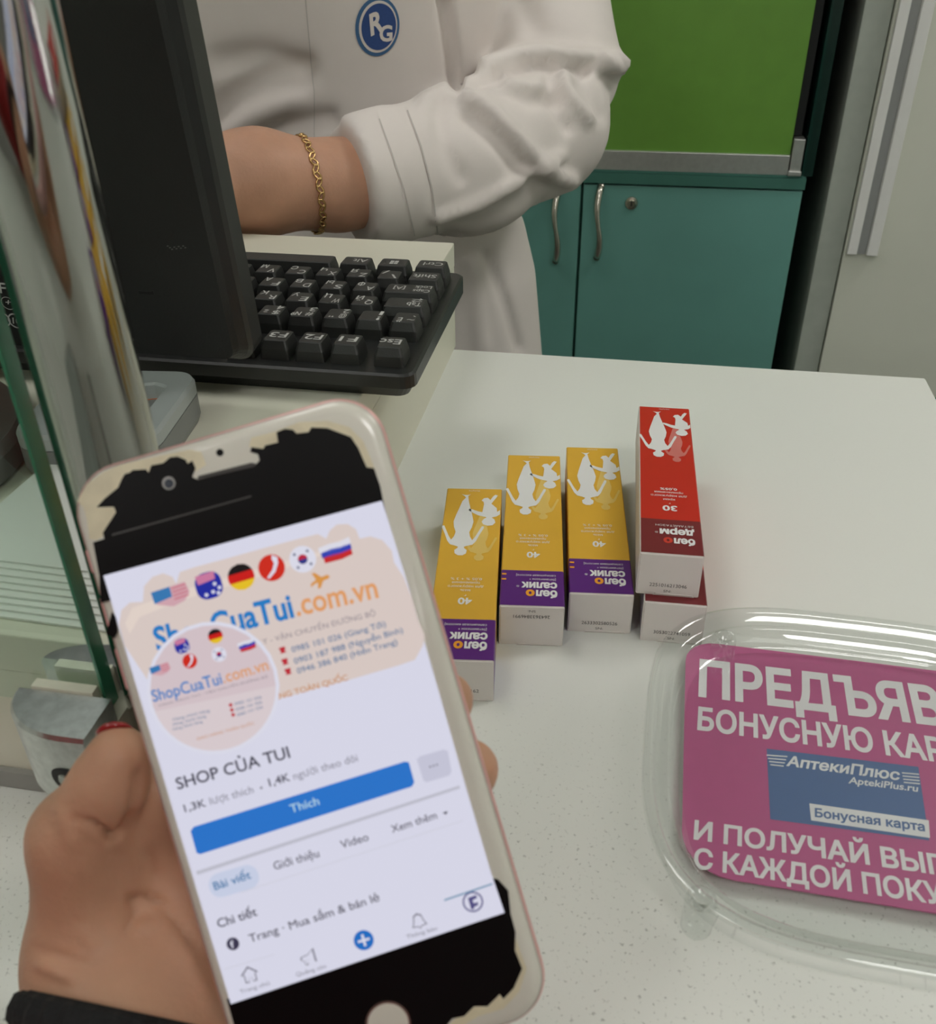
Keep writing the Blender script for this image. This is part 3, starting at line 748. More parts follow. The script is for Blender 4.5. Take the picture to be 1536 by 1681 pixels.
        T += [tx('крем', -.0028, .0028, .0996, .0019), tx('для наружного', -.0088, .0088, .0962, .0019), tx('применения', -.0070, .0070, .0930, .0019), tx('0,05%', -.0042, .0042, .0896, .0021, .02)]
        mesh('dosage_print', *join(*T), M_ink, t, world=False); T = []
        T += [tx('БЕТАМЕТАЗОН', -.0105, .0070, .1228, .0015), tx('дерм', -.0108, .0052, .1268, .0038, .045, 0.546), tx('®', .006, .0074, .1290, .0014), tx('бел', -.0108, -.0012, .1340, .0038, .045, 0.546)]
        mesh('maker_print', *tx('белупо', -.003, .003, .0018, .0012), M_ink, t, world=False)
        mesh('brand_print', *join(*T), M_ink, t, world=False)
        mesh('red_letter', *tx('о', -.0006, .0036, .1340, .0038, .06, 0.546), M_redo, t, world=False)
    return t
def mid(a, b, z): return ((onz(*a, z)+onz(*b, z))/2)[:2]
ZC1 = 1.0239
carton('y', mid((735, 806), (822, 806), ZC1), mid((698, 1077), (809, 1077), ZC1), ZC1, 'yellow and purple ointment carton partly covered by the phone', '3541268908162', group='yellow ointment cartons')
carton('y', mid((831, 748), (922, 748), ZC1), mid((820, 994), (926, 995), ZC1)+np.array([0.0, 0]), ZC1, 'yellow and purple ointment carton with upside-down serial print, between two others', '2643633846991', True, group='yellow ointment cartons')
carton('y', mid((925, 735), (1015, 735), ZC1)+np.array([0.0006, 0]), mid((932, 973), (1039, 975), ZC1)+np.array([0.0006, 0]), ZC1, 'yellow and purple ointment carton beside the stack of red cartons', '2633302580526', group='yellow ointment cartons')
lowfar = mid((1047, 669), (1132, 669), ZC1+.0238)
lown = mid((1059, 991), (1159, 991), ZC1)
upn = mid((1052, 909), (1154, 912), ZC1+.0238)
carton('r', lown+(lowfar-upn)*1.0, lown, ZC1, 'red and maroon cream carton underneath another red carton', '3053022741059', group='red cream cartons')
carton('r', lowfar, upn, ZC1+.0239, 'red and maroon cream carton lying on top of another red carton', '2251016213046', group='red cream cartons')

# ================================================================== clear tray with the bonus-card insert
A_, B_ = onz(1175, 1063, 1.0052), onz(1536, 1092, 1.0052)
ti = frame((0.1105, 0.2735, 1.0), (math.cos(math.radians(-1.6)), math.sin(math.radians(-1.6)), 0), (0, 1, 0))
def iuv(px, py, n=0.0052):
    q = onz(px, py, 1.0+n)-ti[0]; return (q@ti[1], q@ti[2])
def tuv(px, py): return iuv(px, py)
def superell(a, b, n, seg=72):
    out = []
    for i in range(seg):
        t = 2*math.pi*i/seg; c, s = math.cos(t), math.sin(t)
        out.append((a*math.copysign(abs(c)**(2/n), c), b*math.copysign(abs(s)**(2/n), s)))
    return out
M_clear = clear_mat('clear_plastic', (0.945, 0.955, 0.95), 1.5, 0.045, 0.01, 1.5)
tr = thing('coin_tray', 'clear plastic coin tray with raised rim over a pink printed card', 'tray', (0.109, 0.2735, 1.0))
def tring(a, b, n, z): return [at(ti, u, v, z) for u, v in superell(a, b, n)]
TA, TB = 0.0915, 0.0885
v, f = loft([tring(TA-.010, TB-.010, 3.6, .0034), tring(TA-.006, TB-.006, 3.5, .0045), tring(TA-.0015, TB-.0015, 3.4, .018), tring(TA, TB, 3.4, .0195), tring(TA-.0008, TB-.0008, 3.4, .0208),
             tring(TA-.0028, TB-.0028, 3.4, .0212), tring(TA-.0045, TB-.0045, 3.4, .0200), tring(TA-.0062, TB-.0062, 3.5, .0165), tring(TA-.0085, TB-.0085, 3.5, .0160), tring(TA-.0095, TB-.0095, 3.5, .0168), tring(TA-.0110, TB-.0110, 3.5, .0160), tring(TA-.015, TB-.0135, 3.7, .0085), tring(TA-.0165, TB-.0146, 3.8, .0072), tring(TA-.0185, TB-.0165, 3.8, .0070)], cap=False)
k = 72
v = list(v); f = list(f)
f.append([len(v)-k+i for i in range(k)])
v2, f2 = loft([tring(TA-.010, TB-.010, 3.6, .0034), tring(TA-.018, TB-.016, 3.8, .0056)], cap=False)
f2 = [q[::-1] for q in f2]+[[len(v2)-k+i for i in range(k)][::-1]]
dish = mesh('dish', *join((v, f), (v2, f2)), M_clear, tr, smooth=True)
for q in dish.data.polygons:
    if len(q.vertices) > 4: q.use_smooth = False
for px, py in ((1190, 1042), (1152, 1470)):
    u, vv = iuv(px, py, 0.018)
    for s in (1, -1):
        uu = u if s == 1 else -u
        mesh('corner_post', *lathe([(0.0050, 0.0), (0.0054, 0.0008), (0.0054, 0.0150), (0.0050, 0.0165), (0.0030, 0.0170), (0.0022, 0.0120), (0.0018, 0.0119)], at(ti, uu, vv, 0.0002), seg=28), clear_mat('clear_plastic_thick', (0.955, 0.965, 0.96), 1.46, 0.08, 0.02, 1.0), tr, smooth=True)
M_pink = mat('pink_print', (190, 92, 142), 0.5, var=0.03, scale=200)
M_pinkw = mat('pink_card_white', (232, 230, 230), 0.6)
M_cblue = mat('card_blue', (88, 114, 160), 0.5, var=0.03)
ins = thing('printed_insert', 'pink printed card about a bonus card lying under the clear tray', 'card', (0.109, 0.2735, 1.0))
hw, ht_, hb = 0.070, iuv(1300, 1072)[1], iuv(1300, 1460)[1]
x0 = (iuv(1127, 1150)[0]+iuv(1115, 1380)[0])/2
hw = -x0
out = []
for cx_, cy_, r, a0 in ((hw-.014, ht_-.014, .014, 0), (-hw+.014, ht_-.014, .014, 90), (-hw+.018, hb+.018, .018, 180), (hw-.018, hb+.018, .018, 270)):
    for i in range(7):
        a = math.radians(a0+15*i); out.append((cx_+r*math.cos(a), cy_+r*math.sin(a)))
prism('card', out, 0.0047, 0.0052, ti, M_pink, ins)
def it(s, a, b, c, bold=0.03, n=0.00528, ref=CAP): return text_vf(s, iuv(*a), iuv(*b), iuv(*c), ti, n, bold, ref)
T = [it('ПРЕДЪЯВИ', (1146, 1141), (1618, 1199), (1148, 1084), .035), it('БОНУСНУЮ КАРТУ', (1144, 1197), (1624, 1261), (1146, 1161), .03),
     it('И ПОЛУЧАЙ ВЫГОДУ', (1138, 1377), (1668, 1454), (1140, 1347), .03), it('С КАЖДОЙ ПОКУПКОЙ', (1138, 1424), (1694, 1507), (1140, 1392), .03)]
mesh('slogan', *join(*T), M_pinkw, ins)
bc = patch('bonus_card_picture', [iuv(*p) for p in ((1258, 1229), (1264, 1345), (1525, 1380), (1507, 1259))], 0.00526, ti, M_cblue, ins)
patch('white_strip', [iuv(*p) for p in ((1328, 1319), (1331, 1347), (1526, 1376), (1524, 1347))], 0.00532, ti, M_pinkw, bc)
mesh('strip_text', *it('Бонусная карта', (1337, 1341), (1518, 1365), (1337, 1327), .03, .00538), M_cblue, bc)
T = [it('АптекиПлюс', (1290, 1257), (1476, 1281), (1294, 1241), .03, .00534), it('AptekiPlus.ru', (1392, 1286), (1506, 1300), (1394, 1275), .02, .00534)]
for i in range(4):
    y = 1239+i*5.2
    for xa, xb, dy in ((1258+i*2, 1292-i*2, 0), (1480+i*1, 1508+i*.5, 29)):
        T.append(([at(ti, *iuv(px, py), 0.00534) for px, py in ((xa, y+dy), (xa, y+dy+2), (xb, y+dy+4.5), (xb, y+dy+2.5))], [[0, 1, 2, 3]]))
mesh('shop_lettering', *join(*T), M_pinkw, bc)

# ================================================================== smartphone in the customer's hand
DPH = 0.2273
_ax = np.array([0.284, 0.959]); _ax /= np.linalg.norm(_ax)
pc = P(507, 1225, DPH)
ex3 = _cr*_ax[1]+_cu*_ax[0]; ey3 = -_cr*_ax[0]+_cu*_ax[1]
fp = frame(pc, ex3, ey3)         # normal looks back at the customer
PWd, PHt, PTh = 0.078, 0.158, 0.0073
def puv(px, py):
    v = ray(px, py); t = np.dot(pc-CAMP, fp[3])/np.dot(v, fp[3]); q = CAMP+v*t-pc
    return (q@fp[1], q@fp[2])
M_rose = mat('rose_gold_aluminium', (226, 176, 170), 0.35, 0.25, var=0.03)
M_pwhite = mat('phone_white_glass', (216, 214, 202), 0.22, var=0.03, scale=30, coat=0.4)
M_stain = mat('yellowed_glue', (216, 208, 178), 0.4, var=0.08, scale=160)
M_film = mat('black_film', (12, 12, 13), 0.4, var=0.1, spec=0.15)
ph = thing('smartphone', 'rose gold smartphone with white front and chipped black film, held in a hand', 'smartphone', tuple(at(fp, 0, -PHt/2, -PTh/2)))
def pring(ins, n, r=0.0118): return [at(fp, u, v, n) for u, v in rrect(PWd-2*ins, PHt-2*ins, r-ins*0.8, 0, 0, 10)]
mesh('frame', *loft([pring(0.0042, -PTh), pring(0.0016, -PTh+.0003), pring(0.0002, -PTh+.0016), pring(0, -PTh+.003), pring(0, -.0028), pring(.0004, -.0019)]), M_rose, ph, smooth=True)
mesh('front_glass', *loft([pring(.0005, -.0019), pring(.0012, -.0009), pring(.0022, -.0003), pring(.0036, 0)]), M_pwhite, ph, smooth=True)
for n0, n1 in ((-.0079, -.0073), ):
    prism('camera_bump', circ(-.024+.0, .066, .0075, 24), n0, n1, fp, M_rose, ph)
def side_button(px0, py0, px1, py1):
    (u0, v0), (u1, v1) = puv(px0, py0), puv(px1, py1)
    x = -PWd/2
    mesh('side_button', *loft([[at(fp, x+.0003, v, n) for v, n in rrect(abs(v1-v0), .0022, .0008, (v0+v1)/2, -.0042, 4)], [at(fp, x-.0006, v, n) for v, n in rrect(abs(v1-v0)-.0004, .0018, .0007, (v0+v1)/2, -.0042, 4)]]), M_rose, ph)
side_button(124, 905, 137, 945); side_button(148, 985, 167, 1045); side_button(172, 1070, 196, 1140)
L1 = [0.00006]
def pp(name, pts, n, m, parent): return patch(name, [puv(*p) for p in pts], n, fp, m, parent)
c1 = lambda pts: [(100+x/2.56, 650+y/2.56) for x, y in pts]
c2 = lambda pts: [(200+x/2.56, 1000+y/2.56) for x, y in pts]
c3 = lambda pts: [(280+x/2.477, 1280+y/2.477) for x, y in pts]
# yellowed glue where the border film has chipped off
pp('glue_stain', c1([(70, 440), (110, 370), (180, 320), (250, 290), (330, 270), (400, 255), (470, 240), (540, 225), (590, 235), (610, 290), (560, 320), (470, 320), (380, 380), (260, 460), (230, 560), (150, 605), (120, 600), (110, 520), (95, 470)]), 0.00003, M_stain, ph)
pp('glue_stain', c1([(800, 175), (900, 150), (1000, 110), (1120, 105), (1210, 130), (1270, 190), (1300, 260), (1320, 310), (1250, 300), (1150, 200), (1000, 200), (880, 230), (790, 215)]), 0.00003, M_stain, ph)
pp('glue_stain', [(822, 1470), (846, 1540), (864, 1590), (852, 1628), (826, 1656), (785, 1668), (750, 1690), (740, 1720), (700, 1720), (760, 1660), (800, 1630), (820, 1580)], 0.00003, M_stain, ph)
film_pts = c1([(135, 615), (182, 600), (176, 575), (195, 545), (215, 515), (232, 488), (222, 466), (150, 468), (185, 430), (240, 385), (255, 350), (268, 328), (290, 322), (300, 312), (358, 308), (368, 322), (380, 292), (430, 282), (458, 258), (490, 254), (525, 268), (532, 284), (553, 272), (566, 305), (552, 340), (575, 352), (815, 292), (835, 270), (828, 245), (795, 236), (800, 215), (850, 222), (858, 208), (912, 195), (906, 152), (940, 138), (975, 142), (990, 158), (1040, 152), (1052, 132), (1120, 135), (1165, 152), (1218, 172), (1250, 220), (1268, 262), (1285, 300), (1315, 303), (1342, 380), (1360, 470)])+[(640, 870), (165, 990), (163, 945)]
pp('border_film', film_pts, 0.00005, M_film, ph)
pp('border_film', [(372, 1640), (812, 1500), (800, 1440), (817, 1443), (834, 1462), (838, 1500), (846, 1530), (845, 1560), (857, 1590), (843, 1622), (826, 1640), (820, 1632), (800, 1652), (778, 1652), (762, 1668), (742, 1672), (720, 1700), (690, 1722), (650, 1727), (420, 1790), (400, 1740)], 0.00005, M_film, ph)
pp('film_flake', c1([(190, 1000), (215, 905), (232, 930), (240, 990), (225, 1020)]), 0.00005, M_film, ph)
pp('film_seam', c1([(215, 580), (800, 418), (800, 424), (215, 588)]), 0.00008, mat('film_edge_grey', (70, 70, 68), 0.4), ph)
pp('earpiece', c1([(572, 352), (578, 336), (800, 280), (820, 284), (815, 296)]), 0.00009, mat('earpiece_mesh', (66, 64, 62), 0.6), ph)
prism('proximity_sensor', circ(*puv(361, 743), 0.0009, 20), 0.00002, 0.00009, fp, M_film, ph)
fc = prism('front_camera', circ(*puv(277, 793), 0.0016, 24), 0.00004, 0.00012, fp, mat('camera_ring', (150, 150, 148), 0.3), ph)
prism('camera_lens', circ(*puv(277.5, 794), 0.0011, 24), 0.00012, 0.00016, fp, mat('camera_lens_blue', (40, 48, 62), 0.1), fc)
hb_ = prism('home_button', circ(*puv(637, 1680), 0.0054, 40), 0.00005, 0.00020, fp, mat('home_ring', (170, 150, 140), 0.25, 0.7), ph)
prism('home_button_face', circ(*puv(637, 1680), 0.0049, 40), 0.00020, 0.00024, fp, M_pwhite, hb_)
# ---- lit display
SB = 0.68
S = lambda n, c, k=1.0: screen_mat('lcd_'+n, c, SB*k)
scr = pp('display', [(170, 945), (388, 1647), (380, 1648), (828, 1498)] and [(170, 945), (200, 1046), (240, 1180), (290, 1350), (345, 1535), (379, 1648), (828, 1498), (805, 1430), (764, 1290), (720, 1135), (672, 968), (627, 822)], 0.00010, S('white', (232, 232, 250)), ph)
N = [0.00014]
def sp(name, pts, m, n): return pp(name, pts, n, m, scr)
def st(name, s, a, b, hgt, m, n, bold=0.0, ref=CAP):
    A, B = np.array(puv(*a)), np.array(puv(*b)); d = B-A; d /= np.linalg.norm(d)
    perp = np.array([-d[1], d[0]])*hgt*DPH/FPX
    return mesh(name, *text_vf(s, A, B, A+perp, fp, n, bold, ref), m, scr)
cloud = c1([(245, 960), (255, 900), (290, 868), (345, 865), (350, 800), (385, 760), (430, 745), (470, 760), (485, 790), (500, 740), (560, 720), (700, 682), (850, 640), (1000, 600), (1080, 580), (1115, 600), (1130, 565), (1160, 540), (1205, 538), (1240, 560), (1255, 600), (1300, 590), (1350, 605), (1390, 650), (1400, 700), (1440, 760), (1475, 850), (1500, 940), (1530, 1010), (1520, 1050)])+[(681, 1083), (655, 1092), (566, 1118), (456, 1148), (330, 1180), (245, 1120), (205, 1060)]
sp('banner', cloud, S('beige', (232, 216, 210)), .00014)
sp('banner_stripe', c1([(270, 955), (300, 890), (500, 820), (1100, 650), (1180, 600), (1120, 660), (900, 740), (500, 860), (330, 930), (290, 1000)]), S('beige2', (242, 226, 216)), .00015)
M_lb, M_or = S('blue', (40, 132, 208)), S('orange', (238, 168, 110))
def disc(name, px, py, r, m, n, ry=None):
    u, v = puv(px, py); q = r*DPH/FPX
    return patch(name, circ(u, v, q, 26, (ry or r)*DPH/FPX), n, fp, m, scr)
def rot(px, py, pts):
    a = -0.285; return [(px+x*math.cos(a)-y*math.sin(a), py+x*math.sin(a)+y*math.cos(a)) for x, y in pts]
def flagset(sc, places, n):
    for kind, x, y in places:
        R = 22*sc
        if kind == 'us':
            sp('flag_field', rot(x, y, [(-28*sc, -12*sc), (28*sc, -14*sc), (32*sc, 4*sc), (20*sc, 16*sc), (0, 20*sc), (-26*sc, 10*sc)]), S('pinkish', (222, 176, 186)), n)
            sp('flag_canton', rot(x, y, [(-30*sc, -12*sc), (2*sc, -13*sc), (2*sc, 4*sc), (-29*sc, 8*sc)]), S('usblue', (58, 128, 190)), n+.00002)
            for k in range(4): sp('flag_stripe', rot(x, y, [(4*sc, (-10+6*k)*sc), (29*sc, (-11+6*k)*sc), (29*sc, (-8.6+6*k)*sc), (4*sc, (-7.6+6*k)*sc)]), S('rosered', (214, 120, 138)), n+.00002)
        elif kind == 'au':
            sp('flag_field', rot(x, y, rrect(44*sc, 44*sc, 17*sc)), S('aublue', (34, 46, 168)), n)
            sp('flag_canton', rot(x, y, [(-18*sc, -20*sc), (14*sc, -21*sc), (13*sc, -8*sc), (-17*sc, -5*sc)]), S('pinkish2', (214, 130, 170)), n+.00002)
            for a, b in ((10, 0), (16, 8), (4, 12), (-8, 14), (12, 16)): disc('flag_star', *rot(x, y, [(a*sc, b*sc)])[0], 3*sc, S('white2', (235, 235, 250)), n+.00003)
        elif kind == 'de':
            for k, c in enumerate(('ink', 'red', 'yellow')):
                col = {'ink': (24, 20, 22), 'red': (214, 30, 26), 'yellow': (244, 204, 40)}[c]
                yy0, yy1 = -1+2*k/3, -1+2*(k+1)/3
                pts = [(math.sqrt(max(0, 1-t*t))*R, t*R) for t in np.linspace(yy0, yy1, 7)]
                sp('flag_band', rot(x, y, pts+[(-a, b) for a, b in pts[::-1]]), S('de'+c, col), n)
        elif kind == 'jp':
            disc('flag_field', x, y, R, S('jpred', (218, 46, 30)), n)
            sp('flag_emblem', rot(x, y, [(6*sc, -20*sc), (14*sc, -14*sc), (12*sc, -4*sc), (4*sc, 8*sc), (-8*sc, 16*sc), (-12*sc, 14*sc), (0, 4*sc), (6*sc, -6*sc), (4*sc, -14*sc)]), S('white2', (235, 235, 250)), n+.00002)
        elif kind == 'kr':
            disc('flag_field', x, y, R, S('white2', (235, 235, 250)), n)
            disc('flag_disc', x, y, 8*sc, S('krred', (196, 40, 70)), n+.00002)
            sp('flag_disc_half', rot(x, y, [(8*sc*math.cos(a), 8*sc*math.sin(a)) for a in np.linspace(0, math.pi, 9)]), S('krblue', (50, 60, 140)), n+.00003)
            for a, b in ((-11, -11), (11, -11), (-11, 11), (11, 11)): sp('flag_trigram', rot(x, y, [((a-2)*sc, (b-2)*sc), ((a+2)*sc, (b-2)*sc), ((a+2)*sc, (b+2)*sc), ((a-2)*sc, (b+2)*sc)]), S('greyblue', (90, 96, 130)), n+.00002)
        elif kind == 'ru':
            for k, col in enumerate(((236, 236, 248), (52, 70, 190), (210, 44, 48))):
                y0_, y1_ = (-14+9*k)*sc, (-5+9*k)*sc
                sp('flag_band', rot(x, y, [((-27+2*k)*sc, y0_), (-8*sc, y0_-2*sc), (10*sc, y0_-1*sc), ((27-k)*sc, y0_-4*sc), ((27-k)*sc, y1_-2*sc), (6*sc, y1_+1*sc), ((-27+2*k)*sc, y1_)]), S('ru%d' % k, col), n)
flagset(1.0, [('us', 280, 976), ('au', 343, 961), ('de', 396, 947), ('jp', 446, 932), ('kr', 497, 918), ('ru', 552, 906)], .00018)
plane_pts = [(-16, 2), (-6, -2), (-10, -14), (-5, -14), (4, -4), (14, -5), (18, -1), (14, 2), (5, 3), (-2, 13), (-7, 13), (-4, 3), (-12, 5), (-17, 8)]
sp('plane_icon', rot(525, 952, plane_pts), S('planeorange', (230, 160, 80)), .00018)
st('brand_line', 'ShopCuaTui', (258, 1068), (484, 1012), 40, M_lb, .00018, .03)
st('brand_line_end', '.com.vn', (488, 1011), (622, 980), 38, M_or, .00018, .02)
st('caption_line', 'HÀNG XÁCH TAY - VẬN CHUYỂN ĐƯỜNG BỘ', (330, 1084), (617, 1010), 9, S('grey', (150, 140, 150)), .00018)
M_tel = S('telblue', (90, 128, 168)); M_telr = S('telred', (200, 40, 56))
for i, (s, a, b) in enumerate((('0985 101 026 (Giang Tới)', (480, 1071), (634, 1028)), ('0903 187 988 (Nguyễn Bình)', (484, 1090), (662, 1038)), ('0946 386 840 (Hiền Trang)', (489, 1106), (653, 1057)))):
    st('contact_line', s, a, b, 10, M_tel, .00018, .008)
    x, y = a; sp('contact_icon', rot(x-16, y-4, [(-5, -5), (5, -5), (5, 0), (3, 0), (5, 5), (-5, 5), (-3, 0), (-5, 0)]), M_telr, .00018)
st('delivery_line', 'GIAO HÀNG TOÀN QUỐC', (400, 1164), (572, 1116), 10, S('brown', (214, 150, 100)), .00018, .01)
disc('avatar_ring', 350, 1129, 109, S('white2', (235, 235, 250)), .00022)
disc('avatar', 350, 1129, 103, S('avatar_beige', (226, 208, 214)), .00024)
sp('avatar_lower', rot(350, 1129, [(103*math.cos(a), 103*math.sin(a)) for a in np.linspace(0.25, math.pi-0.1, 20)]), S('avatar_pale', (232, 218, 222)), .00025)
flagset(0.55, [('us', 263, 1098), ('au', 299, 1060), ('de', 354, 1044), ('jp', 312, 1085), ('kr', 360, 1074), ('ru', 406, 1060)], .00026)
st('avatar_brand', 'ShopCuaTui', (252, 1152), (366, 1122), 20, M_lb, .00026, .012)
st('avatar_brand_end', '.com.vn', (368, 1121), (442, 1099), 20, M_or, .00026, .012)
st('avatar_caption', 'HÀNG XÁCH TAY - VẬN CHUYỂN ĐƯỜNG BỘ', (262, 1160), (440, 1112), 4, S('grey', (150, 140, 150)), .00026)
for i in range(3):
    st('avatar_contact', '0985 101 026', (386+i*2, 1158+i*9), (430+i*1, 1146+i*8), 5, M_tel, .00026)
    disc('avatar_dot', 379+i*2, 1157+i*8, 3, M_telr, .00026)
    st('avatar_note', 'Hàng chính hãng', (285, 1183+i*8), (345-i*6, 1168+i*9), 5, M_tel, .00026)
st('avatar_footer', 'GIAO HÀNG TOÀN QUỐC', (324, 1215), (418, 1189), 5, S('brown', (214, 150, 100)), .00026)
M_inkd, M_inkg = S('inkdark', (58, 56, 72)), S('inkgrey', (140, 138, 152))
st('page_title', 'SHOP CỦA TUI', (292, 1296), (477, 1243), 20, M_inkd, .00014, .014)
st('likes_count', '1,3K', (304, 1333), (339, 1323), 13, M_inkd, .00014, .012)
st('likes_text', 'lượt thích', (346, 1321), (417, 1301), 13, M_inkg, .00014)
disc('separator_dot', 429, 1293, 2.2, M_inkg, .00014)
st('followers_count', '1,4K', (443, 1291), (477, 1281), 14, M_inkd, .00014, .012)
st('followers_text', 'người theo dõi', (483, 1280), (588, 1249), 13, M_inkg, .00014)
sp('like_button', [(313, 1364), (318, 1357), (664, 1250), (671, 1251), (680, 1284), (676, 1291), (329, 1402), (323, 1400)], S('buttonblue', (44, 124, 216)), .00014)
st('like_button_text', 'Thích', (478, 1334), (525, 1320), 14, S('buttontext', (190, 226, 246)), .00018, .01)
sp('more_button', [(684, 1246), (690, 1241), (728, 1230), (735, 1233), (741, 1266), (737, 1273), (700, 1284), (695, 1281)], S('lavender', (212, 212, 232)), .00014)
for i in range(3): disc('more_dot', 706+i*5.5, 1258.5-i*1.7, 1.7, M_inkg, .00018)
sp('divider', [(322, 1430), (754, 1289), (755, 1294), (324, 1436)], S('dividergrey', (204, 204, 218)), .00014)
sp('tab_pill', rot(384, 1446, rrect(84, 40, 19)), S('pillblue', (214, 222, 246)), .00014)
st('tab_text', 'Bài viết', (353, 1461), (413, 1441), 14, S('tabblue', (70, 130, 180)), .00018, .012)
M_tab = S('tabgrey', (96, 94, 106))
st('tab_text', 'Giới thiệu', (451, 1428), (525, 1406), 14, M_tab, .00014, .008)
st('tab_text', 'Video', (561, 1393), (606, 1379), 14, M_tab, .00014, .008)
st('tab_text', 'Xem thêm', (644, 1367), (718, 1343), 13, M_tab, .00014, .008)
sp('tab_arrow', [(726, 1334), (735, 1331), (732, 1337)], M_inkd, .00014)
sp('thin_line', [(395, 1464), (760, 1346), (760, 1347.5), (395, 1465.5)], S('paleline', (222, 222, 236)), .00014)
st('details_title', 'Chi tiết', (359, 1523), (423, 1502), 15, M_inkd, .00014, .012)
disc('badge_icon', 382.5, 1549, 10.5, S('badgeviolet', (62, 58, 84)), .00014)
st('badge_letter', 'f', (380, 1556), (386, 1554), 12, S('white2', (235, 235, 250)), .00018, .02)
st('details_text', 'Trang · Mua sắm & bán lẻ', (411, 1547), (624, 1478), 14, M_tab, .00014, .01)
sp('thin_line', [(368, 1590), (450, 1566), (450, 1567.5), (368, 1591.5)], S('paleline', (222, 222, 236)), .00014)
M_nav = S('navgrey', (130, 128, 142))
def ringp(name, pts, wd, m, n):
    a = np.array([puv(*p) for p in pts]); c = a.mean(0); b = c+(a-c)*(1-wd); k = len(a)
    return mesh(name, [at(fp, *q, n) for q in list(a)+list(b)], [[i, (i+1) % k, k+(i+1) % k, k+i] for i in range(k)], m, scr)
ringp('home_icon', rot(410, 1600, [(0, -15), (15, -2), (10, -2), (10, 12), (3, 12), (3, 3), (-3, 3), (-3, 12), (-10, 12), (-10, -2), (-15, -2)]), .2, M_nav, .00014)
st('nav_text', 'Trang chủ', (395, 1631), (443, 1616), 7, M_nav, .00014)
ringp('ads_icon', rot(506, 1571, [(-13, -3), (0, -5), (12, -13), (12, 11), (0, 4), (-4, 4), (-2, 12), (-7, 12), (-9, 4), (-13, 3)]), .2, M_nav, .00014)
st('nav_text', 'Quảng cáo', (487, 1603), (536, 1588), 7, M_nav, .00014)
disc('plus_icon', 597, 1543, 16.5, S('plusblue', (32, 116, 206)), .00014)
sp('plus_sign', rot(597, 1543, [(-2, -10), (2, -10), (2, -2), (10, -2), (10, 2), (2, 2), (2, 10), (-2, 10), (-2, 2), (-10, 2), (-10, -2), (-2, -2)]), S('white2', (235, 235, 250)), .00018)
ringp('bell_icon', rot(687, 1512, [(0, -14), (7, -10), (9, 0), (13, 8), (3, 9), (0, 13), (-3, 9), (-13, 8), (-9, 0), (-7, -10)]), .2, M_nav, .00014)
st('nav_text', 'Thông báo', (668, 1541), (718, 1526), 7, M_nav, .00014)
sp('active_tab_line', [(729, 1476), (808, 1449), (808, 1452), (729, 1479)], S('activeblue', (120, 160, 190)), .00014)
ringp('profile_ring', [(776+17*math.cos(a), 1480+17*math.sin(a)) for a in np.linspace(0, 2*math.pi, 25)[:-1]], .16, S('profviolet', (90, 86, 140)), .00014)
sp('profile_glyph', rot(778, 1480, [(-8, -9), (6, -10), (7, -5), (-2, -3), (-1, 2), (6, 2), (5, 7), (-2, 8), (-4, 12), (-8, 10)]), S('profviolet', (90, 86, 140)), .00018)

# ================================================================== people
def skin_mat(name, c, c2):
    m = mat(name, c, 0.5, var=0.06, scale=55, bump=0.25, bscale=420, spec=0.4, sss=0.15)
    return m
M_skin = skin_mat('skin_customer', (196, 150, 122), (170, 110, 90))
M_skin2 = skin_mat('skin_pharmacist', (194, 148, 122), (160, 110, 90))
M_nail = mat('red_nail_polish', (150, 24, 30), 0.2, coat=0.5)
M_cuff = mat('black_knit', (22, 23, 24), 0.9, var=0.2, scale=700, bump=0.6, bscale=900)
M_jack = mat('red_jacket', (150, 28, 30), 0.6, var=0.08, scale=120, bump=0.2, bscale=600)
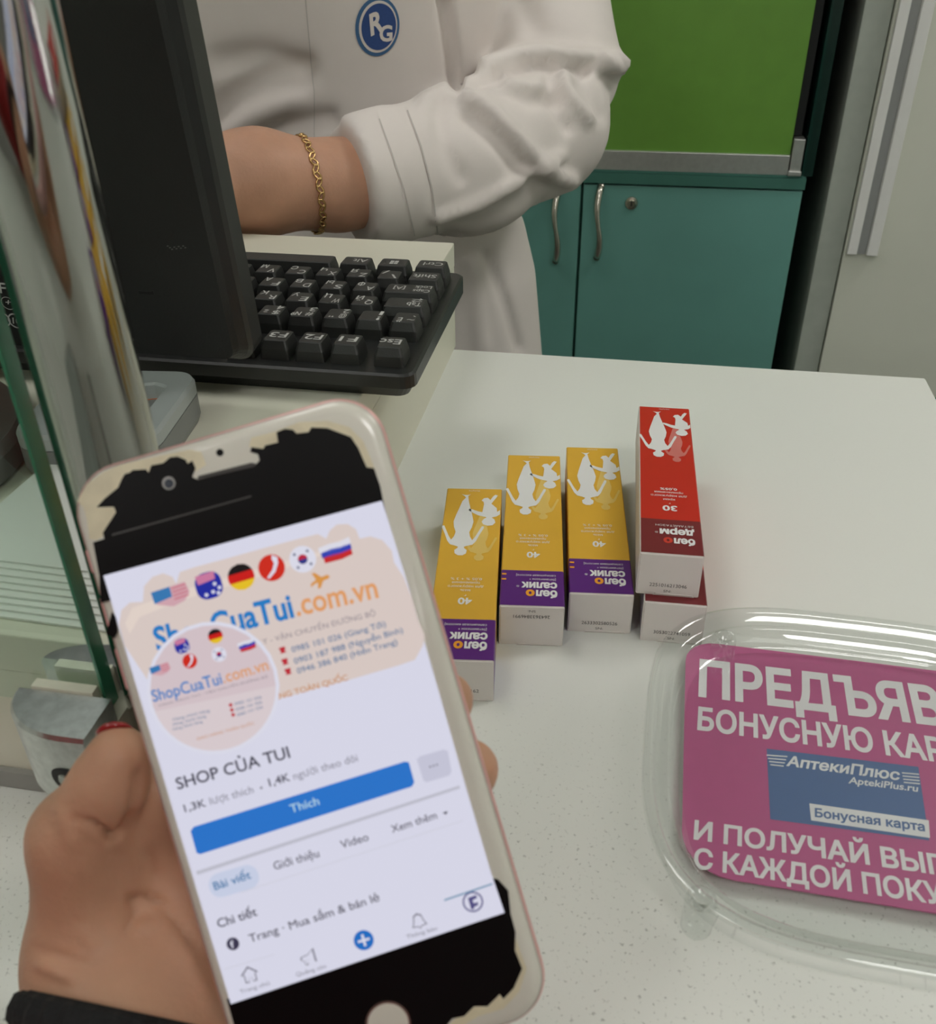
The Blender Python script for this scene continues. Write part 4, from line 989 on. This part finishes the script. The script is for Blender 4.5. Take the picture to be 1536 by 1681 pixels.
# ---- customer's left hand, holding the phone from behind
J = {}
def hand_sdf(p):
    C = lambda a, b, ra, rb: caps(p, P(*a), P(*b), ra, rb)
    W1, W0 = (225, 1880, .236), (228, 1655, .262)
    d = C(W1, W0, .0250, .0245)
    # palm slab behind the phone
    d = smin(d, C(W0, (330, 1480, .281), .0225, .0165), .016)
    d = smin(d, C((300, 1620, .282), (470, 1440, .284), .0165, .0140), .014)
    d = smin(d, C((330, 1480, .281), (410, 1300, .281), .0155, .0125), .014)
    d = smin(d, C((380, 1600, .285), (560, 1500, .285), .0150, .0125), .014)
    d = smin(d, C((420, 1320, .281), (540, 1520, .284), .0115, .0115), .014)
    # thenar and thumb
    d = smin(d, C((212, 1615, .264), (150, 1560, .261), .0205, .0165), .012)
    th = C((150, 1560, .262), (126, 1395, .252), .0155, .0118)
    th = smin(th, C((126, 1395, .252), (122, 1368, .250), .0119, .0116), .003)
    ti_ = C((124, 1372, .250), (178, 1290, .246), .0112, .0098)
    ti_ = smin(ti_, C((178, 1290, .246), (194, 1244, .2445), .0094, .0082), .004)
    th = smin(th, ti_, .0035)
    d = smin(d, th, .007)
    d = smin(d, C((300, 1490, .280), (332, 1280, .277), .0130, .0125), .012)
    d = smin(d, C((262, 1440, .274), (296, 1262, .273), .0110, .0100), .008)
    d = smin(d, C((165, 1450, .262), (232, 1335, .262), .0100, .0085), .008)
    # web between thumb and index
    d = smin(d, C((215, 1500, .272), (330, 1380, .279), .0125, .0120), .010)
    # fingers curled round the far long side of the phone
    def finger(pts, d):
        q = None
        for (a, ra), (b, rb) in zip(pts[:-1], pts[1:]):
            c = C(a, b, ra, rb); q = c if q is None else smin(q, c, .003)
        return smin(d, q, .006)
    d = finger([((405, 1300, .281), .0112), ((560, 1195, .268), .0096), ((682, 1158, .262), .0086), ((731, 1150, .2500), .0076)], d)
    d = finger([((440, 1370, .283), .0115), ((610, 1295, .269), .0099), ((730, 1270, .262), .0088), ((768, 1264, .2480), .0082)], d)
    d = finger([((490, 1450, .284), .0110), ((650, 1400, .270), .0096), ((752, 1385, .263), .0084), ((780, 1378, .2510), .0076)], d)
    d = finger([((540, 1520, .284), .0100), ((670, 1490, .270), .0084), ((760, 1480, .262), .0074), ((785, 1476, .2510), .0066)], d)
    return d
cs_ = np.array([P(x, y, dd) for x in (20, 860) for y in (1090, 1800) for dd in (.225, .31)])
hv, hf = nets(hand_sdf, cs_.min(0)-.004, cs_.max(0)+.004, 0.0014)
hv = relax(hv, hf, 3)
nrm = vnormals(hv, hf); q = proj(hv)

fwd = -_cb
facing = (nrm@fwd) < 0.25
def crease(v, line, wd, amp):
    dd = poly_dist(q, line)
    return v+nrm*(amp*np.exp(-(dd/wd)**2)*facing)[:, None]
hv = crease(hv, [(148, 1352), (166, 1362), (184, 1376), (200, 1364), (210, 1345)], 5, -.0030)
hv = crease(hv, [(128, 1346), (150, 1352)], 6, -.0008)
hv = crease(hv, [(215, 1345), (222, 1310), (228, 1270)], 7, -.0016)
hv = crease(hv, [(200, 1380), (212, 1420), (218, 1470)], 12, .0010)
hv = crease(hv, [(217, 1474), (240, 1472), (265, 1484), (290, 1508), (318, 1545)], 5, -.0024)
hv = crease(hv, [(214, 1474), (226, 1500), (212, 1524)], 9, -.0012)
hv = crease(hv, [(225, 1520), (262, 1518), (305, 1570), (340, 1640)], 14, .0012)
hv = crease(hv, [(240, 1400), (255, 1440)], 8, -.0008)
hv = crease(hv, [(95, 1325), (118, 1380)], 14, .0009)
hv = crease(hv, [(70, 1585), (112, 1602)], 12, .0012)
hv = crease(hv, [(130, 1530), (150, 1548)], 10, .0006)
hv = crease(hv, [(60, 1560), (100, 1570), (160, 1590)], 7, -.0006)
for k in range(5): hv = crease(hv, [(70+5*k, 1352-9*k), (92+5*k, 1366-10*k)], 2.5, -.0005)
sl = thing('person', 'hand of a customer in a red jacket with black knit cuff, holding the phone', 'person', tuple(P(228, 1655, .27)))
hand = mesh('body', hv, hf, M_skin, sl, smooth=True)
# thumb nail
a_ = P(194, 1240, .2445)
nl = lathe([(0.0001, .0012), (.0022, .0010), (.0040, .0002), (.0048, -.0008), (.0040, -.0014)], a_+(-_cr*.25+_cu*.95)*.0066+fwd*(.0022), tuple(_cu*.8-_cr*.2+fwd*.6), 20)
mesh('thumb_nail', *nl, M_nail, sl, smooth=True)
# knit cuff and sleeve along the forearm
wr = [P(226, 1670, .271), P(214, 1730, .270)]
elbow = np.array([-0.40, -0.08, 1.10]); shoulder = np.array([-0.27, -0.30, 1.37])
def ring_at(c, r, tiltv, seg=64, rib=0.0, fl=1.10):
    t = tiltv/np.linalg.norm(tiltv); n1 = np.cross(t, fwd); n1 /= np.linalg.norm(n1); n2 = np.cross(t, n1)
    return [c+(r+rib*(k % 2))*(math.cos(2*math.pi*k/seg)*n1+fl*math.sin(2*math.pi*k/seg)*n2) for k in range(seg)]
tv = np.cross(ray(370, 1692), ray(45, 1624)); tv /= np.linalg.norm(tv)
if tv@_cu < 0: tv = -tv
cu0 = P(226, 1662, .2610)
def cc(s): return cu0-tv*s
rg = [ring_at(cc(.004), .0262, tv), ring_at(cc(.0), .0300, tv, rib=.0006), ring_at(cc(.0015), .0314, tv, rib=.0010), ring_at(cc(.0050), .0318, tv, rib=.0011), ring_at(cc(.0078), .0314, tv, rib=.0008), ring_at(cc(.0092), .0300, tv)]
v, f = loft(rg, cap=False)
mesh('knit_cuff', v, f, M_cuff, sl, smooth=False)
elbow = np.array([-0.345, -0.055, 1.085]); shoulder = np.array([-0.27, -0.30, 1.37])
e_dir = cu0-elbow; e_dir /= np.linalg.norm(e_dir); s_dir = elbow-shoulder; s_dir /= np.linalg.norm(s_dir)
def mixd(a, b, t):
    q = a*(1-t)+b*t; return q/np.linalg.norm(q)
c2 = cc(.022)+np.array([-.004, 0, .006]); c3 = cc(.045)+np.array([-.020, .0, .022])
srings = [(cc(.0078), .0290, tv), (cc(.0092), .0325, tv), (cc(.0125), .0345, tv), (c2, .0355, mixd(tv, e_dir, .15)), (c3, .040, mixd(tv, e_dir, .5)),
          (c3+(elbow-c3)*.35, .047, mixd(tv, e_dir, .85)), (c3+(elbow-c3)*.7, .055, e_dir), (elbow, .061, mixd(e_dir, s_dir, .45)), (elbow+(shoulder-elbow)*.2, .064, mixd(e_dir, s_dir, .85)),
          (elbow+(shoulder-elbow)*.55, .068, s_dir), (shoulder, .076, s_dir), (shoulder-s_dir*.02, .05, s_dir)]
rr_ = []
for i, (c, r, t) in enumerate(srings):
    rg_ = ring_at(np.array(c), r, t, 40, 0, .95)
    rr_.append([p_+(0.0016*math.sin(i*2.1+k*.63) if i > 2 else 0)*np.array([.4, .3, .8]) for k, p_ in enumerate(rg_)])
sv, sf = loft(rr_)
mesh('jacket_sleeve', sv, sf, M_jack, sl, smooth=True)
def jacket_sdf(p):
    z = p[:, 2]
    zz = np.array([.93, 1.10, 1.25, 1.36, 1.43, 1.48]); c = np.array([-.06, -.24])
    rx = np.interp(z, zz, [.205, .20, .20, .20, .17, .085]); ry = np.interp(z, zz, [.135, .13, .125, .115, .10, .075])
    cy = np.interp(z, zz, [c[1], c[1], c[1]-.03, c[1]-.06, c[1]-.07, c[1]-.07])
    d = (np.sqrt(((p[:, 0]-c[0])/rx)**2+((p[:, 1]-cy)/ry)**2)-1)*ry*.8
    d = np.maximum(np.maximum(d, z-1.48), .93-z)
    d = smin(d, caps(p, shoulder, np.array([c[0], -.30, 1.39]), .072, .08), .04)
    return smin(d, caps(p, np.array([.13, -.30, 1.37]), np.array([c[0], -.30, 1.39]), .072, .08), .04)
v, f = nets(jacket_sdf, (-.37, -.46, .91), (.24, -.08, 1.50), .011)
mesh('jacket', relax(v, f, 2), f, M_jack, sl, smooth=True)

# ---- pharmacist in a white coat
SH = P(850, -150, 1.02); EL = P(912, 112, .975); EL2 = P(884, 205, .935); CU = P(655, 290, .80); WR = P(555, 305, .775); FA = P(420, 300, .742); HN = P(300, 318, .715)
TX = -0.345
def torso(p, grow=0.0):
    z = p[:, 2]
    zz = np.array([.35, .60, .80, .92, 1.05, 1.15, 1.24, 1.33, 1.40, 1.44])
    rx = np.interp(z, zz, [.235, .232, .228, .216, .182, .180, .188, .195, .180, .12])+grow
    ry = np.interp(z, zz, [.165, .165, .165, .155, .140, .140, .145, .130, .105, .07])+grow
    cy = np.interp(z, zz, [1.10, 1.10, 1.09, 1.085, 1.085, 1.085, 1.08, 1.085, 1.10, 1.11])
    k = np.sqrt(((p[:, 0]-TX)/rx)**2+((p[:, 1]-cy)/ry)**2)
    d = (k-1)*np.minimum(rx, ry)*0.8
    return d
SHR = np.array([2*TX-SH[0]-0.01, SH[1], SH[2]]); ELR = np.array([-0.60, 0.96, 1.13]); CUR = np.array([-0.53, 0.78, 1.125]); WRR = np.array([-0.50, 0.70, 1.12]); HNR = np.array([-0.46, 0.60, 1.125])
def coat_sdf(p):
    d = torso(p, 0.012)
    d = np.maximum(d, p[:, 2]-1.445)
    d = np.maximum(d, 0.42-p[:, 2])
    # sloping shoulders
    d = smin(d, caps(p, SH, np.array([TX, 1.10, 1.40]), .062, .075), .04)
    d = smin(d, caps(p, SHR, np.array([TX, 1.10, 1.40]), .062, .075), .04)
    a = caps(p, SH, EL, .080, .066)
    a = smin(a, caps(p, EL, EL2, .058, .060), .015)
    a = smin(a, caps(p, EL2, P(760, 265, .862), .068, .064), .022)
    ce = P(576, 299, .780); cn = -.93*_cr-.33*_cu-.35*fwd; cn = cn/np.linalg.norm(cn)
    fo = caps(p, P(780, 262, .870), P(540, 308, .765), .064, .0465)
    dist = -(p-ce)@cn
    fo = fo-0.0032/(1+np.exp((dist-.050)/.0022))
    fo = np.maximum(fo, -dist)
    a = smin(a, fo, .015)
    d = smin(d, a, .010)
    b = smin(caps(p, SHR, ELR, .078, .066), caps(p, ELR, CUR, .066, .054), .02)
    axr = CUR-ELR; axr /= np.linalg.norm(axr)
    b = np.maximum(b, (p-CUR)@axr)
    return smin(d, b, .012)
cv, cf = nets(coat_sdf, (-0.72, 0.68, 0.40), (0.07, 1.32, 1.50), 0.0055)
cv = relax(cv, cf, 2)
for _ in range(2):
    nrm = vnormals(cv, cf); q = proj(cv); facing = (nrm@fwd) < 0.3
    dep = (cv-CAMP)@fwd
    def fold(line, wd, amp):
        global cv
        g = 1.5*amp/2*np.exp(-(poly_dist(q, line)/wd)**2)*facing
        cv = cv+nrm*g[:, None]
    # sleeve folds round the elbow
    fold([(752, 150), (800, 128), (850, 110), (895, 103), (960, 112)], 9, -.011)
    fold([(800, 108), (850, 92), (900, 84), (960, 92), (1005, 100)], 13, .009)
    fold([(762, 152), (810, 186), (854, 233), (902, 286), (935, 296)], 11, .008)
    fold([(770, 190), (815, 225), (850, 268), (880, 300)], 15, -.006)
    fold([(719, 358), (786, 334), (878, 282), (920, 255)], 10, .006)
    fold([(730, 385), (800, 365), (870, 320)], 16, -.005)
    fold([(719, 172), (726, 235), (756, 290)], 14, -.0035)
    fold([(700, 165), (730, 150), (762, 152)], 12, .005)
    fold([(925, 112), (930, 150), (968, 195)], 9, .006)
    fold([(905, 125), (905, 165), (930, 210)], 11, -.005)
    fold([(955, 130), (975, 165), (985, 190)], 10, -.004)
    fold([(820, 150), (870, 165), (915, 160)], 12, -.005)
    fold([(835, 135), (885, 145)], 8, .004)
    fold([(860, 0), (880, 50), (940, 75)], 20, -.004)
    fold([(985, 103), (1012, 106)], 12, .014)
    # belly folds of the coat
    fold([(335, 205), (375, 165), (430, 130), (490, 120)], 20, -.008)
    fold([(350, 235), (420, 190), (480, 165)], 18, .006)
    fold([(370, 100), (430, 90), (500, 110)], 22, -.006)
    fold([(420, 232), (470, 205), (540, 195)], 14, -.007)
    fold([(728, 0), (738, 60), (748, 140)], 9, -.010)
    fold([(800, 420), (830, 500), (850, 570)], 10, -.004)
    fold([(775, 430), (790, 575)], 14, .004)
pm = thing('person', 'pharmacist in a white coat with a blue round emblem and gold bracelet, arms folded forward', 'person', (TX, 1.09, 0))
def body_sdf(p):
    d = torso(p, -0.022)
    d = np.maximum(d, p[:, 2]-1.43); d = np.maximum(d, 0.85-p[:, 2])
    for s in (-1, 1):
        hx = TX+s*0.10
        d = smin(d, caps(p, np.array([hx, 1.09, .88]), np.array([hx+s*.01, 1.08, .50]), .095, .060), .03)
        d = smin(d, caps(p, np.array([hx+s*.01, 1.08, .50]), np.array([hx+s*.01, 1.10, .09]), .058, .040), .02)
        d = smin(d, caps(p, np.array([hx+s*.01, 1.10, .06]), np.array([hx+s*.02, 0.96, .04]), .040, .034), .02)
    d = smin(d, caps(p, SH, EL, .046, .034), .03); d = smin(d, caps(p, EL2, CU, .032, .030), .02)
    d = smin(d, caps(p, CU, WR, .0340, .0345), .015)
    d = smin(d, caps(p, WR, FA, .0335, .0385), .015)
    def hand(d, w, h, s):
        t = h-w; t = t/np.linalg.norm(t); side = np.cross(t, [0, 0, 1.0]); side /= np.linalg.norm(side)
        d = smin(d, caps(p, w, h, .026, .022), .012)
        d = smin(d, caps(p, h-side*.022, h+side*.022, .015, .015), .012)
        for i, (o, ln, r) in enumerate(((-.030, .062, .0085), (-.010, .070, .009), (.010, .066, .0088), (.030, .052, .008))):
            b0 = h+side*o+t*.008; b1 = b0+t*ln*.55+np.array([0, 0, .008]); b2 = b1+t*ln*.45+np.array([0, 0, -.016])
            d = smin(d, smin(caps(p, b0, b1, r+.001, r), caps(p, b1, b2, r, r-.0015), .003), .005)
        b0 = w+(h-w)*.5+side*s*.028; b1 = b0+side*s*.018+t*.035
        return smin(d, caps(p, b0, b1, .011, .009), .008)
    d = smin(d, caps(p, FA, P(350, 302, .728), .0385, .034), .015)
    d = hand(d, P(350, 302, .728), HN, -1)
    d = smin(d, caps(p, SHR, ELR, .055, .045), .03); d = smin(d, caps(p, ELR, WRR, .044, .031), .02)
    d = hand(d, WRR, WRR+(HNR-WRR)*.62, 1)
    # neck and head
    hc = np.array([TX+.01, 1.06, 1.63])
    d = smin(d, caps(p, np.array([TX, 1.11, 1.40]), np.array([TX+.005, 1.085, 1.54]), .062, .056), .04)
    hd = ell(p, hc+np.array([0, .01, .01]), (.076, .095, .112))
    hd = smin(hd, ell(p, hc+np.array([0, -.025, -.055]), (.055, .062, .060)), .03)
    hd = smin(hd, caps(p, hc+np.array([0, -.088, .005]), hc+np.array([0, -.107, -.028]), .008, .013), .012)
    hd = smin(hd, caps(p, hc+np.array([-.02, -.079, -.062]), hc+np.array([.02, -.079, -.062]), .008, .008), .008)
    for s in (-1, 1):
        hd = smin(hd, ell(p, hc+np.array([s*.078, .015, -.01]), (.010, .020, .032)), .008)
        hd = np.maximum(hd, -ell(p, hc+np.array([s*.031, -.100, .012]), (.016, .014, .010)))
        hd = smin(hd, ell(p, hc+np.array([s*.031, -.077, .012]), (.013, .012, .010)), .002)
    return smin(d, hd, .02)
bv, bf = nets(body_sdf, (-0.72, 0.55, 0.0), (0.06, 1.32, 1.76), 0.0068)
bv = relax(bv, bf, 1)
# wrist skin folds
mesh('body', bv, bf, M_skin2, pm, smooth=True)
M_coat = mat('white_coat_cotton', (224, 216, 210), 0.8, var=0.02, scale=20, bump=0.12, bscale=1600, spec=0.2)
coat = mesh('white_coat', cv, cf, M_coat, pm, smooth=True)
# hair
hc = np.array([TX+.01, 1.06, 1.63])
def hair_sdf(p):
    d = ell(p, hc+np.array([0, .022, .022]), (.086, .104, .118))
    d = smin(d, ell(p, hc+np.array([0, .075, -.03]), (.078, .06, .10)), .03)
    return np.maximum(d, -ell(p, hc+np.array([0, -.085, -.035]), (.066, .075, .095)))
v, f = nets(hair_sdf, hc-np.array([.12, .15, .2]), hc+np.array([.12, .18, .17]), .006)
mesh('hair', v, f, mat('brown_hair', (70, 48, 36), 0.5, var=0.3, scale=200), pm, smooth=True)
# ---- emblem, front placket, cuff band: laid on the coat surface
from mathutils.bvhtree import BVHTree
bvh = BVHTree.FromPolygons([tuple(a) for a in cv], [tuple(int(i) for i in a) for a in cf])
def on_coat(px, py, lift):
    v = ray(px, py); h = bvh.ray_cast(Vector(CAMP), Vector(v).normalized())
    if h[0] is None: return P(px, py, .9)
    return np.array(h[0])+np.array(h[1])*lift*(1 if np.dot(h[1], v) < 0 else -1)
def grid_patch(name, outline, lift, m, rings=5):
    c = np.mean(outline, 0); V = [on_coat(*c, lift)]; k = len(outline); F = []
    for r in range(1, rings+1):
        for x, y in outline: V.append(on_coat(c[0]+(x-c[0])*r/rings, c[1]+(y-c[1])*r/rings, lift))
    for i in range(k): F.append([0, 1+i, 1+(i+1) % k])
    for r in range(rings-1):
        for i in range(k): F.append([1+r*k+i, 1+(r+1)*k+i, 1+(r+1)*k+(i+1) % k, 1+r*k+(i+1) % k])
    return mesh(name, V, F, m, coat, smooth=True)
def ellp(cx, cy, a, b, tilt=0.10, seg=40):
    return [(cx+a*math.cos(t)*math.cos(tilt)-b*math.sin(t)*math.sin(tilt), cy+a*math.cos(t)*math.sin(tilt)+b*math.sin(t)*math.cos(tilt)) for t in np.linspace(0, 2*math.pi, seg+1)[:-1]]
M_emb = mat('emblem_blue', (44, 74, 132), 0.7, var=0.08, scale=900)
M_emb2 = mat('emblem_rim_blue', (62, 104, 146), 0.7, var=0.1, scale=900)
grid_patch('emblem_rim', ellp(619, 43, 36, 49), .0012, M_emb2)
grid_patch('emblem_white_ring', ellp(620, 43, 31, 43), .0017, M_coat)
grid_patch('emblem_disc', ellp(621, 43, 28, 38.5), .0022, M_emb)
def emb_text(s, a, b, c):
    v, f = text_vf(s, np.array(a+(0,), float), np.array(b+(0,), float), np.array(c+(0,), float), None, 0, 0.035)
    return mesh('emblem_letter', [on_coat(x[0], x[1], .0028) for x in v], f, M_coat, coat)
emb_text('R', (608, 57), (629, 47), (605, 22))
emb_text('G', (622, 67), (643, 65), (622, 41))
def strip_on(name, line, wd, lift, m):
    V, F = [], []
    pts = []
    for a, b in zip(line[:-1], line[1:]):
        for t in np.linspace(0, 1, 8)[:-1]: pts.append((a[0]+(b[0]-a[0])*t, a[1]+(b[1]-a[1])*t))
    pts.append(line[-1]); pts = np.array(pts, float)
    tg = np.gradient(pts, axis=0); tg /= np.linalg.norm(tg, axis=1, keepdims=True); nn = np.stack([-tg[:, 1], tg[:, 0]], 1)
    for p_, n_ in zip(pts, nn):
        V += [on_coat(*(p_-n_*wd/2), lift), on_coat(*(p_+n_*wd/2), lift)]
    for i in range(len(pts)-1): F.append([2*i, 2*i+1, 2*i+3, 2*i+2])
    return mesh(name, V, F, m, coat, smooth=True)
M_seam = mat('coat_seam', (196, 190, 184), 0.85)
strip_on('placket_seam', [(500, -20), (505, 40), (510, 90), (516, 150), (516, 225)], 1.6, .0008, M_seam)
strip_on('cuff_seam', [(622, 196), (640, 245), (662, 310), (680, 386)], 1.8, .0008, M_seam)
strip_on('cuff_seam', [(668, 182), (690, 240), (708, 310), (718, 384)], 2.2, .0008, M_seam)
# ---- gold chain bracelet
M_gold = mat('gold', (214, 178, 122), 0.25, 1.0, var=0.05)
bb = BVHTree.FromPolygons([tuple(a) for a in bv], [tuple(int(i) for i in a) for a in bf])
bn = .955*_cr+.27*_cu+.30*fwd; bn /= np.linalg.norm(bn)
bc0 = P(508, 305, .762)
e1 = np.cross(bn, [0, 0, 1.0]); e1 /= np.linalg.norm(e1); e2 = np.cross(bn, e1)
loop = []
for i in range(360):
    a = 2*math.pi*i/360; dr = math.cos(a)*e1+math.sin(a)*e2
    h = bb.ray_cast(Vector(bc0+dr*.075), Vector(-dr), .075)
    if h[0] is not None: loop.append(np.array(h[0])+dr*.0016)
loop = np.array(loop); sgl = np.linalg.norm(np.roll(loop, -1, 0)-loop, axis=1); tot = sgl.sum(); cum = np.concatenate([[0], np.cumsum(sgl)[:-1]])
br = thing('bracelet', 'gold chain bracelet around the wrist of the white-coated pharmacist', 'bracelet', tuple(bc0))
nl_ = int(tot/.0052)
lv, lf = [], []
for i in range(12):
    a = 2*math.pi*i/12
    for j in range(5):
        b_ = 2*math.pi*j/5
        lv.append(((.0036+.0009*math.cos(b_))*math.cos(a)*1.15, (.0019+.0009*math.cos(b_))*math.sin(a)*1.1, .0009*math.sin(b_)))
for i in range(12):
    for j in range(5): lf.append([i*5+j, ((i+1) % 12)*5+j, ((i+1) % 12)*5+(j+1) % 5, i*5+(j+1) % 5])
lme = bpy.data.meshes.new('link'); lme.from_pydata(lv, [], lf); lme.materials.append(M_gold)
lme.polygons.foreach_set('use_smooth', [True]*len(lme.polygons))
for i in range(nl_):
    s_ = tot*i/nl_; k = int(np.searchsorted(cum, s_, 'right'))-1; p_ = loop[k]; t_ = loop[(k+3) % len(loop)]-loop[k-3]; t_ /= np.linalg.norm(t_)
    o_ = p_-bc0; o_ = o_-o_.dot(t_)*t_; o_ /= np.linalg.norm(o_)
    c_ = np.cross(o_, t_); ang = (0.62 if i % 2 else -0.55)
    tx_ = t_*math.cos(ang)+c_*math.sin(ang); ty_ = np.cross(o_, tx_)
    lk = bpy.data.objects.new('link', lme); link(lk, br)
    q_ = p_-bc0
    tx_, ty_, o_ = tx_*.85, ty_*.85, o_*.85
    lk.matrix_local = Matrix([[tx_[r], ty_[r], o_[r], q_[r]] for r in range(3)]+[[0, 0, 0, 1]])
